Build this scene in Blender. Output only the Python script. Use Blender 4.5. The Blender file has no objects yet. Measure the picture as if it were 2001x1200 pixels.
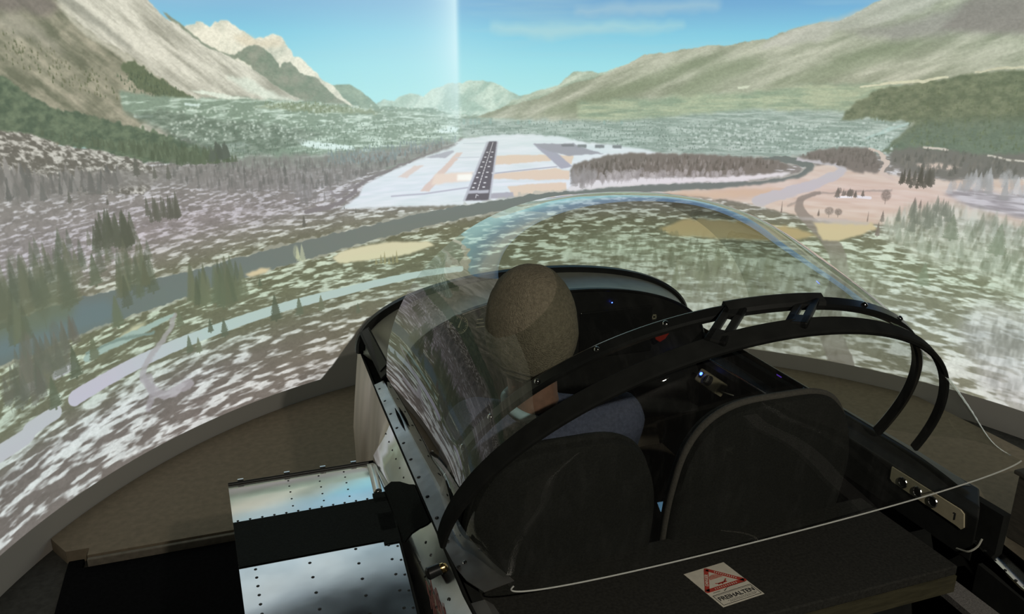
import bpy, bmesh, math, random
import numpy as np
from mathutils import Vector, Matrix, Euler, noise as mnoise

scene = bpy.context.scene
COL = scene.collection
R = math.radians
random.seed(4)

# ---------------------------------------------------------------- camera, world, light, exposure
# X right, Y along the aircraft towards its nose, Z up; metres; the room floor lies at z = 0.
cd = bpy.data.cameras.new('camera'); cam = bpy.data.objects.new('camera', cd); COL.objects.link(cam)
cam.location = (0, 0, 2.0)
cam.rotation_euler = (R(90 - 17.9), 0, R(-18.7))
cd.sensor_fit = 'HORIZONTAL'; cd.sensor_width = 36.0
cd.lens = 36.0 * 1550.0 / 2001.0
cd.clip_start = .02; cd.clip_end = 60
scene.camera = cam
world = bpy.data.worlds.new('room_dark'); scene.world = world; world.use_nodes = True
world.node_tree.nodes['Background'].inputs[0].default_value = (.006, .006, .006, 1)
world.node_tree.nodes['Background'].inputs[1].default_value = 1.0
vs = scene.view_settings
scene.display_settings.display_device = 'sRGB'
vs.view_transform = 'Standard'; vs.look = 'None'; vs.exposure = 0.0; vs.gamma = 1.0
vs.use_curve_mapping = False
scene.cycles.max_bounces = 10; scene.cycles.transparent_max_bounces = 16; scene.cycles.glossy_bounces = 4
scene.cycles.diffuse_bounces = 4
scene.cycles.caustics_reflective = False; scene.cycles.caustics_refractive = False
scene.cycles.use_denoising = True
SCREEN_C = (1.40, 2.15); SCREEN_R = 2.67; SCREEN_HALF = R(95); PPM = 400.0; SCREEN_TOP = 2.75; SCREEN_FOOT = -.06
CW = int(2 * SCREEN_HALF * SCREEN_R * PPM); CH = int(SCREEN_TOP * PPM)
VEIL = .034                       # stray light already lying on the screen
PICTURE_GAIN = 1.0
# a dim ceiling lamp far behind the visitors' place
ld = bpy.data.lights.new('ceiling_lamp_light', 'AREA'); ld.energy = 66; ld.size = .07; ld.color = (1, .93, .80)
lo = bpy.data.objects.new('ceiling_lamp_light', ld); COL.objects.link(lo); lo.location = (.65, -1.3, 3.05)

# ---------------------------------------------------------------- materials
def mat(name, col, rough=.5, metal=0., var=0., vscale=20., bump=0., bscale=80., spec=.5, rvar=0., stretch=None, detail=3):
    m = bpy.data.materials.new(name); m.use_nodes = True
    nt = m.node_tree; N = nt.nodes; Lk = nt.links; b = N['Principled BSDF']
    b.inputs['Base Color'].default_value = (*col, 1); b.inputs['Roughness'].default_value = rough
    b.inputs['Metallic'].default_value = metal; b.inputs['Specular IOR Level'].default_value = spec
    tc = N.new('ShaderNodeTexCoord'); vec = tc.outputs['Object']
    if stretch:
        mp = N.new('ShaderNodeMapping'); mp.inputs['Scale'].default_value = stretch; Lk.new(vec, mp.inputs[0]); vec = mp.outputs[0]
    def nz(scale):
        n = N.new('ShaderNodeTexNoise'); n.inputs['Scale'].default_value = scale; n.inputs['Detail'].default_value = detail
        Lk.new(vec, n.inputs['Vector']); return n.outputs[0]
    def ramp(src, lo, hi):
        r = N.new('ShaderNodeMapRange'); r.inputs['From Min'].default_value = .3; r.inputs['From Max'].default_value = .7
        r.inputs['To Min'].default_value = lo; r.inputs['To Max'].default_value = hi; Lk.new(src, r.inputs[0]); return r.outputs[0]
    if var:
        mx = N.new('ShaderNodeMix'); mx.data_type = 'RGBA'
        mx.inputs['A'].default_value = (*[c * (1 - var) for c in col], 1); mx.inputs['B'].default_value = (*[min(1, c * (1 + var)) for c in col], 1)
        Lk.new(ramp(nz(vscale), 0, 1), mx.inputs['Factor']); Lk.new(mx.outputs['Result'], b.inputs['Base Color'])
    if rvar: Lk.new(ramp(nz(vscale * .6), max(0, rough - rvar), rough + rvar), b.inputs['Roughness'])
    if bump:
        bp = N.new('ShaderNodeBump'); bp.inputs['Strength'].default_value = bump; bp.inputs['Distance'].default_value = .004
        Lk.new(nz(bscale), bp.inputs['Height']); Lk.new(bp.outputs[0], b.inputs['Normal'])
    return m

def emit(name, col, s):
    m = bpy.data.materials.new(name); m.use_nodes = True; b = m.node_tree.nodes['Principled BSDF']
    b.inputs['Base Color'].default_value = (*col, 1); b.inputs['Emission Color'].default_value = (*col, 1); b.inputs['Emission Strength'].default_value = s
    return m

M = dict(
    alu=mat('worn_aluminium', (.74, .74, .73), .15, 1, .10, 9, .05, 6, rvar=.06),
    alu_dull=mat('dull_aluminium', (.40, .395, .38), .34, .9, .18, 14, .08, 30, rvar=.1),
    alu_side=mat('aluminium_floor_reflection', (.50, .43, .34), .42, .85, .22, 10, .1, 30, stretch=(1, 1, .15), rvar=.12),  # brown of the mirrored floor is put into the base colour
    alu_edge=mat('bright_edge_aluminium', (.72, .72, .70), .25, 1),
    black=mat('black_paint', (.020, .021, .020), .42, 0, .2, 30, spec=.35),
    black_matt=mat('black_matt', (.014, .015, .014), .85, 0, .2, 30, spec=.12),
    black_gloss=mat('black_tube', (.012, .013, .013), .28, 0, spec=.5),
    grip=mat('walkway_grip', (.010, .014, .013), .9, 0, .3, 200, .6, 500, spec=.2),
    carpet=mat('grey_brown_carpet', (.085, .072, .055), .95, 0, .25, 300, .5, 400, spec=.1),
    floorc=mat('brown_floor', (.225, .18, .125), .75, 0, .12, 30, .15, 300, spec=.25),
    floord=mat('dark_floor', (.060, .058, .052), .85, 0, .2, 40, .2, 300, spec=.15),
    mat_black=mat('black_mat', (.004, .004, .0045), .95, 0, .3, 60, .2, 300, spec=.05),
    trim=mat('platform_edge', (.19, .165, .13), .7, 0, .15, 40, spec=.2),
    wall=mat('dark_wall', (.035, .034, .032), .9, 0, .15, 8, spec=.1),
    seat=mat('black_seat_cloth', (.022, .023, .021), .95, 0, .25, 250, .5, 600, spec=.15),
    seat_edge=mat('lit_seat_edge_grey', (.10, .092, .082), .8, 0, .15, 200, .4, 500, spec=.2),  # paler than the seat cloth: light on the seat's side painted in
    shield=mat('glareshield_grey', (.56, .57, .50), .5, .3, .12, 14, .08, 30),
    skin=mat('skin', (.26, .145, .10), .55, 0, .15, 60, .1, 300),
    wool=mat('grey_wool_cap', (.285, .255, .185), .95, 0, .22, 160, 1.0, 420, spec=.1, detail=5),
    wool_hem=mat('grey_wool_hem', (.22, .20, .155), .95, 0, .25, 120, 1.0, 300, spec=.1, stretch=(1, 1, 6)),
    pullover=mat('blue_pullover', (.105, .122, .185), .95, 0, .18, 140, .7, 500, spec=.1),
    trousers=mat('dark_trousers', (.02, .022, .03), .9, 0, .2, 100, .4, 400, spec=.1),
    shirt=mat('pale_blue_shirt', (.42, .62, .68), .8, 0, .05, 60),
    beige=mat('beige_plate', (.50, .45, .31), .5, 0, .08, 60, spec=.4),
    deckm=mat('black_deck', (.026, .026, .023), .85, 0, .3, 160, .3, 500, spec=.18),
    ply=mat('varnished_plywood', (.05, .046, .026), .7, 0, .25, 20, .1, 60, spec=.3, stretch=(1, 6, 6)),
    greyp=mat('grey_felt', (.16, .155, .15), .95, 0, .3, 260, .5, 600, spec=.1),
    crate=mat('dark_brown_wood', (.055, .046, .035), .8, 0, .25, 20, .1, 60, stretch=(1, 1, 6)),
    chrome=mat('chrome', (.75, .75, .74), .12, 1),
    brass=mat('brass', (.72, .52, .22), .22, 1, .1, 60),
    red=mat('red_lever_paint', (.42, .03, .015), .5),
    redink=mat('red_print', (.42, .05, .035), .6, 0, .15, 200),
    inkred2=mat('faded_red_print', (.50, .22, .17), .6, 0, .2, 300),
    ink=mat('black_print', (.03, .03, .03), .6),
    paper=mat('sticker_paper', (.62, .59, .50), .6, 0, .06, 80),
    dial=mat('dial_face', (.008, .009, .009), .5),
    dialmark=mat('dial_marking', (.50, .48, .34), .5),
    scratch=mat('red_scuff', (.24, .10, .09), .7, 0, .3, 200),
    pinkish=mat('tan_plug', (.42, .30, .20), .6, 0, .2, 50),
    cable=mat('pale_cable', (.35, .35, .30), .6),
    board=mat('brown_board', (.085, .075, .05), .7, 0, .2, 30),
    green=mat('pale_green_panel', (.45, .58, .50), .4, .2, .06, 30),
    led=emit('blue_led', (.05, .12, 1), 9.0), ledv=emit('violet_led', (.22, .08, .9), .35),
    eye=mat('eye_white', (.7, .7, .68), .2), iris=mat('iris', (.05, .08, .1), .2), lip=mat('lip', (.35, .14, .11), .5),
)

def plexi():
    m = bpy.data.materials.new('plexiglass'); m.use_nodes = True
    nt = m.node_tree; N = nt.nodes; Lk = nt.links; N.remove(N['Principled BSDF'])
    out = N['Material Output']
    tr = N.new('ShaderNodeBsdfTransparent'); tr.inputs[0].default_value = (.885, .905, .885, 1)
    gl = N.new('ShaderNodeBsdfGlossy'); gl.inputs['Roughness'].default_value = .0; gl.inputs[0].default_value = (1, 1, 1, 1)
    ge = N.new('ShaderNodeNewGeometry')
    ior = N.new('ShaderNodeMix'); ior.data_type = 'FLOAT'; ior.inputs['A'].default_value = 1.5; ior.inputs['B'].default_value = 1 / 1.5
    Lk.new(ge.outputs['Backfacing'], ior.inputs['Factor'])
    fr = N.new('ShaderNodeFresnel'); Lk.new(ior.outputs['Result'], fr.inputs['IOR'])
    f2 = N.new('ShaderNodeMath'); f2.operation = 'MULTIPLY'; f2.inputs[1].default_value = 1.15; f2.use_clamp = True   # both faces of the sheet
    Lk.new(fr.outputs[0], f2.inputs[0])
    mx = N.new('ShaderNodeMixShader'); Lk.new(f2.outputs[0], mx.inputs[0]); Lk.new(tr.outputs[0], mx.inputs[1]); Lk.new(gl.outputs[0], mx.inputs[2])
    # wiped dust and fine scratches on the sheet
    tc = N.new('ShaderNodeTexCoord'); mp = N.new('ShaderNodeMapping'); mp.inputs['Scale'].default_value = (30, 8, 8)
    nz = N.new('ShaderNodeTexNoise'); nz.inputs['Scale'].default_value = 1.3; nz.inputs['Detail'].default_value = 6; nz.inputs['Roughness'].default_value = .7
    Lk.new(tc.outputs['Object'], mp.inputs[0]); Lk.new(mp.outputs[0], nz.inputs['Vector'])
    mr = N.new('ShaderNodeMapRange'); mr.inputs['From Min'].default_value = .5; mr.inputs['From Max'].default_value = .78; mr.inputs['To Min'].default_value = .005; mr.inputs['To Max'].default_value = .018
    Lk.new(nz.outputs[0], mr.inputs[0])
    df = N.new('ShaderNodeBsdfDiffuse'); df.inputs[0].default_value = (.8, .8, .78, 1)
    mx2 = N.new('ShaderNodeMixShader'); Lk.new(mr.outputs[0], mx2.inputs[0]); Lk.new(mx.outputs[0], mx2.inputs[1]); Lk.new(df.outputs[0], mx2.inputs[2])
    Lk.new(mx2.outputs[0], out.inputs[0])
    return m
M['plexi'] = plexi()

# ---------------------------------------------------------------- mesh helpers
def obj(name, bm, m, parent=None, smooth=False, label=None, kind=None, bevel=0, auto=None):
    """links a bmesh as ONE mesh object"""
    bmesh.ops.recalc_face_normals(bm, faces=bm.faces)
    me = bpy.data.meshes.new(name); bm.to_mesh(me); bm.free()
    for x in (m if isinstance(m, (list, tuple)) else [m]): me.materials.append(x)
    if smooth:
        me.polygons.foreach_set('use_smooth', [True] * len(me.polygons))
        if auto: me.set_sharp_from_angle(angle=R(auto))
    o = bpy.data.objects.new(name, me); COL.objects.link(o)
    if parent: o.parent = parent
    if label: o['label'] = label
    if kind: o['kind'] = kind
    if bevel:
        b = o.modifiers.new('bevel', 'BEVEL'); b.width = bevel; b.segments = 2; b.limit_method = 'ANGLE'; b.angle_limit = R(40)
    return o
def thing(name, label, cat, loc=(0, 0, 0), group=None):
    o = bpy.data.objects.new(name, None); COL.objects.link(o); o.location = loc; o.empty_display_size = .05
    o['label'] = label; o['category'] = cat
    if group: o['group'] = group
    return o
def tag(o, label, cat, group=None):
    o['label'] = label; o['category'] = cat
    if group: o['group'] = group
    return o
def struct(o): o['kind'] = 'structure'; return o
def box(bm, c, s, rot=None, mi=0):
    mt = Matrix.Translation(c) @ (rot.to_matrix().to_4x4() if rot else Matrix()) @ Matrix.Diagonal((*s, 1))
    r = bmesh.ops.create_cube(bm, size=1, matrix=mt)
    for f in {f for v in r['verts'] for f in v.link_faces}: f.material_index = mi
    return bm
def B(): return bmesh.new()
def bxo(name, c, s, m, parent=None, rot=None, bevel=.003, **k): return obj(name, box(B(), c, s, rot), m, parent, bevel=bevel, **k)
def prism(bm, pts, d, mi=0):
    """an outline of 3D points pushed out along d"""
    d = Vector(d); a = [bm.verts.new(p) for p in pts]; b = [bm.verts.new(Vector(p) + d) for p in pts]; n = len(pts)
    fs = [bm.faces.new(a), bm.faces.new(b[::-1])] + [bm.faces.new((a[i], b[i], b[(i + 1) % n], a[(i + 1) % n])) for i in range(n)]
    for f in fs: f.material_index = mi
    return bm
def cyl(bm, a, b, r, r2=None, seg=16, mi=0):
    a, b = Vector(a), Vector(b); d = b - a
    mt = Matrix.Translation((a + b) / 2) @ d.to_track_quat('Z', 'Y').to_matrix().to_4x4()
    rr = bmesh.ops.create_cone(bm, cap_ends=True, segments=seg, radius1=r, radius2=r if r2 is None else r2, depth=d.length, matrix=mt)
    for f in {f for v in rr['verts'] for f in v.link_faces}: f.material_index = mi
    return bm
def tube(bm, pts, r, seg=8, closed=False, mi=0, flat=None):
    """a tube along points; flat=(width, thickness, side vectors) makes a flat bar instead"""
    P3 = [Vector(p) for p in pts]; rings = []; n = len(P3)
    up = None
    for i, p in enumerate(P3):
        t = (P3[(i + 1) % n] - P3[i - 1]) if closed else (P3[min(i + 1, n - 1)] - P3[max(i - 1, 0)])
        t.normalize()
        if flat: s = flat[2][i].normalized(); u = t.cross(s).normalized()
        else:
            if up is None: up = Vector((0, 0, 1)) if abs(t.z) < .9 else Vector((1, 0, 0))
            s = t.cross(up).normalized(); u = s.cross(t).normalized(); up = u
        ring = []
        if flat:
            w, h = (flat[0][i] if isinstance(flat[0], (list, tuple)) else flat[0]) / 2, flat[1] / 2; c = min(w, h) * .5
            prof = [(w, h - c), (w - c, h), (-w + c, h), (-w, h - c), (-w, -h + c), (-w + c, -h), (w - c, -h), (w, -h + c)]
        else:
            rr = r[i] if isinstance(r, (list, tuple)) else r
            prof = [(rr * math.cos(2 * math.pi * k / seg), rr * math.sin(2 * math.pi * k / seg)) for k in range(seg)]
        for x, y in prof: ring.append(bm.verts.new(p + s * x + u * y))
        rings.append(ring)
    k = len(rings[0])
    for i in range(n if closed else n - 1):
        A, Bq = rings[i], rings[(i + 1) % n]
        for j in range(k):
            f = bm.faces.new((A[j], A[(j + 1) % k], Bq[(j + 1) % k], Bq[j])); f.material_index = mi
    if not closed: bm.faces.new(rings[0][::-1]); bm.faces.new(rings[-1])
    return bm
def loft(bm, rows, closed=False, mi=0):
    V = [[bm.verts.new(p) for p in r] for r in rows]
    for i in range(len(V) - 1):
        n = len(V[i])
        for j in range(n if closed else n - 1):
            f = bm.faces.new((V[i][j], V[i][(j + 1) % n], V[i + 1][(j + 1) % n], V[i + 1][j])); f.material_index = mi
    return V
def solid(o, t, off=-1):
    m = o.modifiers.new('solid', 'SOLIDIFY'); m.thickness = t; m.offset = off; return o
def crom(P, n):
    P = [np.array(p, float) for p in P]; Q = [2 * P[0] - P[1]] + P + [2 * P[-1] - P[-2]]; out = []
    for i in range(1, len(Q) - 2):
        for k in range(n):
            t = k / n; a, b, c, d = Q[i - 1:i + 3]
            out.append(.5 * (2 * b + (c - a) * t + (2 * a - 5 * b + 4 * c - d) * t * t + (3 * b - a - 3 * c + d) * t ** 3))
    return out + [P[-1]]
def arch(L, Rr, crown, n, m=64, bulge=0.):
    """an arch of three control points: left foot, right foot, crown; n = fullness"""
    L, Rr, crown = (np.array(v, float) for v in (L, Rr, crown)); mid = (L + Rr) / 2; out = []
    for i in range(m + 1):
        a = math.pi * i / m; c, s = math.cos(a), math.sin(a)
        ec = math.copysign(abs(c) ** (2 / n), c); es = abs(s) ** (2 / n)
        ec *= 1 + bulge * 4 * es * (1 - es) * (es < .999)
        out.append(mid - (Rr - L) / 2 * ec + (crown - mid) * es)
    return out
def dome(bm, c, nrm, r, h=.5, seg=8):
    """a rivet or bolt head: a low dome on a surface"""
    nrm = Vector(nrm).normalized(); q = nrm.to_track_quat('Z', 'Y'); c = Vector(c); rows = []
    for k in range(3):
        a = k * math.pi / 6; rows.append([c + q @ Vector((r * math.cos(a) * math.cos(t), r * math.cos(a) * math.sin(t), r * h * math.sin(a))) for t in (2 * math.pi * i / seg for i in range(seg))])
    V = loft(bm, rows, True); bm.faces.new(V[-1])
    return bm
def font(name, text, size, m, parent, mw, bold=0):
    cu = bpy.data.curves.new(name, 'FONT'); cu.body = text; cu.size = size; cu.align_x = 'CENTER'; cu.align_y = 'CENTER'; cu.extrude = .00012; cu.offset = bold
    t = bpy.data.objects.new(name, cu); me = t.to_mesh().copy(); bpy.data.objects.remove(t); bpy.data.curves.remove(cu)
    me.transform(mw); me.materials.clear(); me.materials.append(m)
    o = bpy.data.objects.new(name, me); COL.objects.link(o); o.parent = parent
    return o

# ---------------------------------------------------------------- room
def slab(name, pts, z, t, m, parent=None, **k): return obj(name, prism(B(), [(x, y, z - t) for x, y in pts], (0, 0, t)), m, parent, **k)
RX0, RX1, RY0, RY1, RZ = -1.9, 4.9, -2.0, 5.5, 3.15
fl = struct(slab('floor', [(RX0, RY0), (RX1, RY0), (RX1, RY1), (RX0, RY1)], -.06, .06, M['floord']))
struct(slab('ceiling', [(RX0, RY0), (RX1, RY0), (RX1, RY1), (RX0, RY1)], RZ + .06, .06, M['wall']))
for n, c, s in (('wall_left', (RX0 - .03, 1.75, 1.5), (.06, 7.5, 3.3)), ('wall_right', (RX1 + .03, 1.75, 1.5), (.06, 7.5, 3.3)),
                ('wall_front', (1.5, RY1 + .03, 1.5), (6.9, .06, 3.3)), ('wall_back', (1.5, RY0 - .03, 1.5), (6.9, .06, 3.3))):
    struct(bxo(n, c, s, M['wall'], bevel=0))
# brown platform that carries the simulator; its edge follows the foot of the screen
pts = [(-.86, 3.30), (-.77, 3.30), (-.77, 3.245), (.62, 3.245), (.62, .9), (3.75, .9)]
for k in range(60):
    a = R(62) - R(125.5) * k / 59
    pts.append((SCREEN_C[0] + (SCREEN_R - .006) * math.sin(a), SCREEN_C[1] + (SCREEN_R - .006) * math.cos(a)))
pts = [p for p in pts if not (p[0] < -.98)]
fp = struct(slab('trim_1', pts, 0, .06, M['floorc']))
struct(bxo('trim_2', (-.075, 3.232, -.033), (1.39, .02, .05), M['trim'], bevel=.004))
tag(slab('floor_mat', [(-.80, 1.15), (.60, 1.15), (.60, 3.215), (-.79, 3.215), (-.79, 3.28), (-.85, 3.28), (-.85, 3.2)], -.035, .024, M['mat_black'], bevel=.004),
    'black floor mat beside the wing stub, in front of the brown platform', 'mat')
c = thing('wooden_box', 'low dark brown wooden box on the floor at the right edge', 'box', (3.3, 1.80, 0))
obj('body', prism(B(), [(-.33, .32, 0), (.35, .32, 0), (.35, -.5, 0), (-.33, -.5, 0)], (0, 0, .30)), M['crate'], c, bevel=.006)
obj('lid', prism(B(), [(-.345, .335, .302), (.36, .335, .302), (.36, -.51, .302), (-.345, -.51, .302)], (0, 0, .02)), M['crate'], c, bevel=.006)
lamp = thing('ceiling_lamp', 'small round ceiling lamp at the back of the room', 'lamp', (.65, -1.3, RZ))
obj('housing', cyl(B(), (0, 0, 0), (0, 0, -.05), .10, .085, 24), M['black'], lamp)
obj('diffuser', cyl(B(), (0, 0, -.05), (0, 0, -.06), .075, .07, 24), emit('lamp_diffuser', (1, .9, .72), .6), lamp)

# ---------------------------------------------------------------- the projected picture
# ---------------------------------------------------------------- the projected picture
class Picture:
    """The picture thrown on the screen, painted in the screen's own unrolled
    coordinates: x along the arc, y down from the top edge, PPM dots per metre."""
    def __init__(s, w, h):
        s.w, s.h = w, h
        s.a = np.zeros((h, w, 3), np.float32)
        s.yy, s.xx = np.mgrid[0:h, 0:w].astype(np.float32)
        s.rng = np.random.default_rng(7)
        s.tab = s.rng.random((256, 256), dtype=np.float32)
    def noise(s, x, y, seed=0):
        """smooth lattice noise 0..1 at float coordinates"""
        x = x + seed * 17.31; y = y + seed * 9.73
        xi = np.floor(x).astype(np.int32); yi = np.floor(y).astype(np.int32)
        fx = x - xi; fy = y - yi
        fx = fx * fx * (3 - 2 * fx); fy = fy * fy * (3 - 2 * fy)
        x0 = xi & 255; x1 = (xi + 1) & 255; y0 = yi & 255; y1 = (yi + 1) & 255
        t = s.tab
        a = t[y0, x0] + (t[y0, x1] - t[y0, x0]) * fx
        b = t[y1, x0] + (t[y1, x1] - t[y1, x0]) * fx
        return a + (b - a) * fy
    def fbm(s, x, y, n=4, seed=0, gain=.55):
        v = 0; amp = 1; tot = 0
        for k in range(n):
            v = v + amp * s.noise(x * 2 ** k, y * 2 ** k, seed + k); tot += amp; amp *= gain
        return v / tot
    def box(s, pts, pad):
        p = np.asarray(pts, np.float32)
        x0 = int(max(0, p[:, 0].min() - pad)); x1 = int(min(s.w, p[:, 0].max() + pad + 1))
        y0 = int(max(0, p[:, 1].min() - pad)); y1 = int(min(s.h, p[:, 1].max() + pad + 1))
        return p, x0, max(x1, x0 + 1), y0, max(y1, y0 + 1)
    def soft(s, m, r):
        r = int(r)
        for _ in range(2):
            for ax in (0, 1):
                if r < 1 or m.shape[ax] < 2: continue
                pad = [(0, 0), (0, 0)]; pad[ax] = (r + 1, r)
                c = np.cumsum(np.pad(m, pad, mode='edge'), axis=ax, dtype=np.float64)
                n = m.shape[ax]
                hi = np.take(c, np.arange(2 * r + 1, 2 * r + 1 + n), ax); lo = np.take(c, np.arange(0, n), ax)
                m = ((hi - lo) / (2 * r + 1)).astype(np.float32)
        return m
    def poly(s, pts, col, soft=1, rough=0, rs=14, alpha=1, shade=None, seed=1):
        """a filled outline; rough = how ragged the edge is, shade(x,y)-> colour array or factor"""
        p, x0, x1, y0, y1 = s.box(pts, rough + 3 * soft + 2)
        X = s.xx[y0:y1, x0:x1]; Y = s.yy[y0:y1, x0:x1]
        Xq, Yq = X, Y
        if rough:
            Xq = X + (s.fbm(X / rs, Y / rs, 3, seed) - .5) * 2 * rough
            Yq = Y + (s.fbm(X / rs, Y / rs, 3, seed + 40) - .5) * 2 * rough
        m = np.zeros(X.shape, bool)
        n = len(p)
        for i in range(n):
            xa, ya = p[i]; xb, yb = p[(i + 1) % n]
            if ya == yb: continue
            c = ((ya > Yq) != (yb > Yq)) & (Xq < (xb - xa) * (Yq - ya) / (yb - ya) + xa)
            m ^= c
        m = s.soft(m.astype(np.float32), soft) * alpha
        s.put(m, col, x0, x1, y0, y1, shade)
        return m, (x0, x1, y0, y1)
    def put(s, m, col, x0, x1, y0, y1, shade=None):
        c = np.asarray(col, np.float32)
        if shade is not None:
            X = s.xx[y0:y1, x0:x1]; Y = s.yy[y0:y1, x0:x1]
            t = np.clip(shade(X, Y), 0, 1)[..., None]
            c = c[0] * (1 - t) + c[1] * t
        d = s.a[y0:y1, x0:x1]
        d += (c - d) * m[..., None]
    def stroke(s, pts, wid, col, soft=1.2, rough=0, rs=20, alpha=1, shade=None):
        wid = np.broadcast_to(np.asarray(wid, np.float32), (len(pts),))
        p, x0, x1, y0, y1 = s.box(pts, wid.max() + rough + 4)
        X = s.xx[y0:y1, x0:x1]; Y = s.yy[y0:y1, x0:x1]
        if rough:
            X, Y = (X + (s.fbm(X / rs, Y / rs, 3, 3) - .5) * 2 * rough,
                    Y + (s.fbm(X / rs, Y / rs, 3, 31) - .5) * 2 * rough)
        m = np.zeros(X.shape, np.float32)
        for i in range(len(p) - 1):
            (xa, ya), (xb, yb) = p[i], p[i + 1]
            dx, dy = xb - xa, yb - ya; L = dx * dx + dy * dy + 1e-6
            t = np.clip(((X - xa) * dx + (Y - ya) * dy) / L, 0, 1)
            d = np.hypot(X - xa - t * dx, Y - ya - t * dy)
            w = (wid[i] + (wid[i + 1] - wid[i]) * t) / 2
            m = np.maximum(m, np.clip((w - d) / soft + .5, 0, 1))
        s.put(m * alpha, col, x0, x1, y0, y1, shade)
    def spline(s, pts, n=8):
        p = np.asarray(pts, float); q = np.vstack([2 * p[0] - p[1], p, 2 * p[-1] - p[-2]])
        out = []
        for i in range(1, len(q) - 2):
            for k in range(n):
                t = k / n; a, b, c, d = q[i - 1:i + 3]
                out.append(.5 * (2 * b + (c - a) * t + (2 * a - 5 * b + 4 * c - d) * t ** 2 + (3 * b - a - 3 * c + d) * t ** 3))
        return out + [p[-1]]
    def within(s, q, i, j):
        (a, b), (c, d), (e, f), (g, h) = q
        return ((a * (1 - i) + c * i) * (1 - j) + (g * (1 - i) + e * i) * j, (b * (1 - i) + d * i) * (1 - j) + (h * (1 - i) + f * i) * j)
    def tree(s, x, y, h, w, col, alpha=.85, kind=0):
        """one tree of the picture: foot at x,y; kind 0 conifer, 1 bare round crown"""
        x0, x1, y0, y1 = int(x - w), int(x + w + 1), int(y - h - 2), int(y + 1)
        if x0 < 0 or y0 < 0 or x1 >= s.w or y1 >= s.h or x1 - x0 < 2 or y1 - y0 < 2: return
        X = s.xx[y0:y1, x0:x1] - x; Y = (y - s.yy[y0:y1, x0:x1]) / h
        r = s.rng.random(X.shape, dtype=np.float32)
        if kind == 0:
            half = w * .5 * np.clip(1.04 - Y, 0, 1) ** .8 * (.72 + .5 * ((Y * h / 5 + r * .8) % 1))
            half = np.where(Y < .07, w * .07, half)
            m = np.clip(half - np.abs(X) + .6, 0, 1)
        else:
            e = (X / (w * .5)) ** 2 + ((Y - .6) / .42) ** 2
            m = np.clip((1.1 - e) * 1.6, 0, 1) * (.35 + .75 * r)
            m = np.maximum(m, np.clip(1 - np.abs(X), 0, 1) * (Y < .6))
        s.put(np.clip(m, 0, 1) * alpha, np.asarray(col) * (.93 + .14 * s.rng.random()), x0, x1, y0, y1)
    def grove(s, poly, n, h, w, cols, kind=0, alpha=.85, mix=0):
        """n trees whose feet fall inside an outline, far ones first"""
        p = np.asarray(poly, float); got = []
        lo, hi = p.min(0), p.max(0)
        while len(got) < n:
            q = lo + (hi - lo) * s.rng.random((n * 2, 2)); ins = np.zeros(len(q), bool)
            for i in range(len(p)):
                (xa, ya), (xb, yb) = p[i], p[(i + 1) % len(p)]
                if ya == yb: continue
                ins ^= ((ya > q[:, 1]) != (yb > q[:, 1])) & (q[:, 0] < (xb - xa) * (q[:, 1] - ya) / (yb - ya) + xa)
            got += list(q[ins])
        for q in sorted(got[:n], key=lambda v: v[1]):
            t = (q[1] - lo[1]) / max(1, hi[1] - lo[1])
            hh = (h[0] + (h[1] - h[0]) * t) * s.rng.uniform(.65, 1.25)
            s.tree(q[0], q[1], hh, max(2.2, hh * w), cols[s.rng.integers(len(cols))], alpha,
                   1 if s.rng.random() < mix else kind)

def C(*v): return np.array(v, np.float32) / 255

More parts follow.
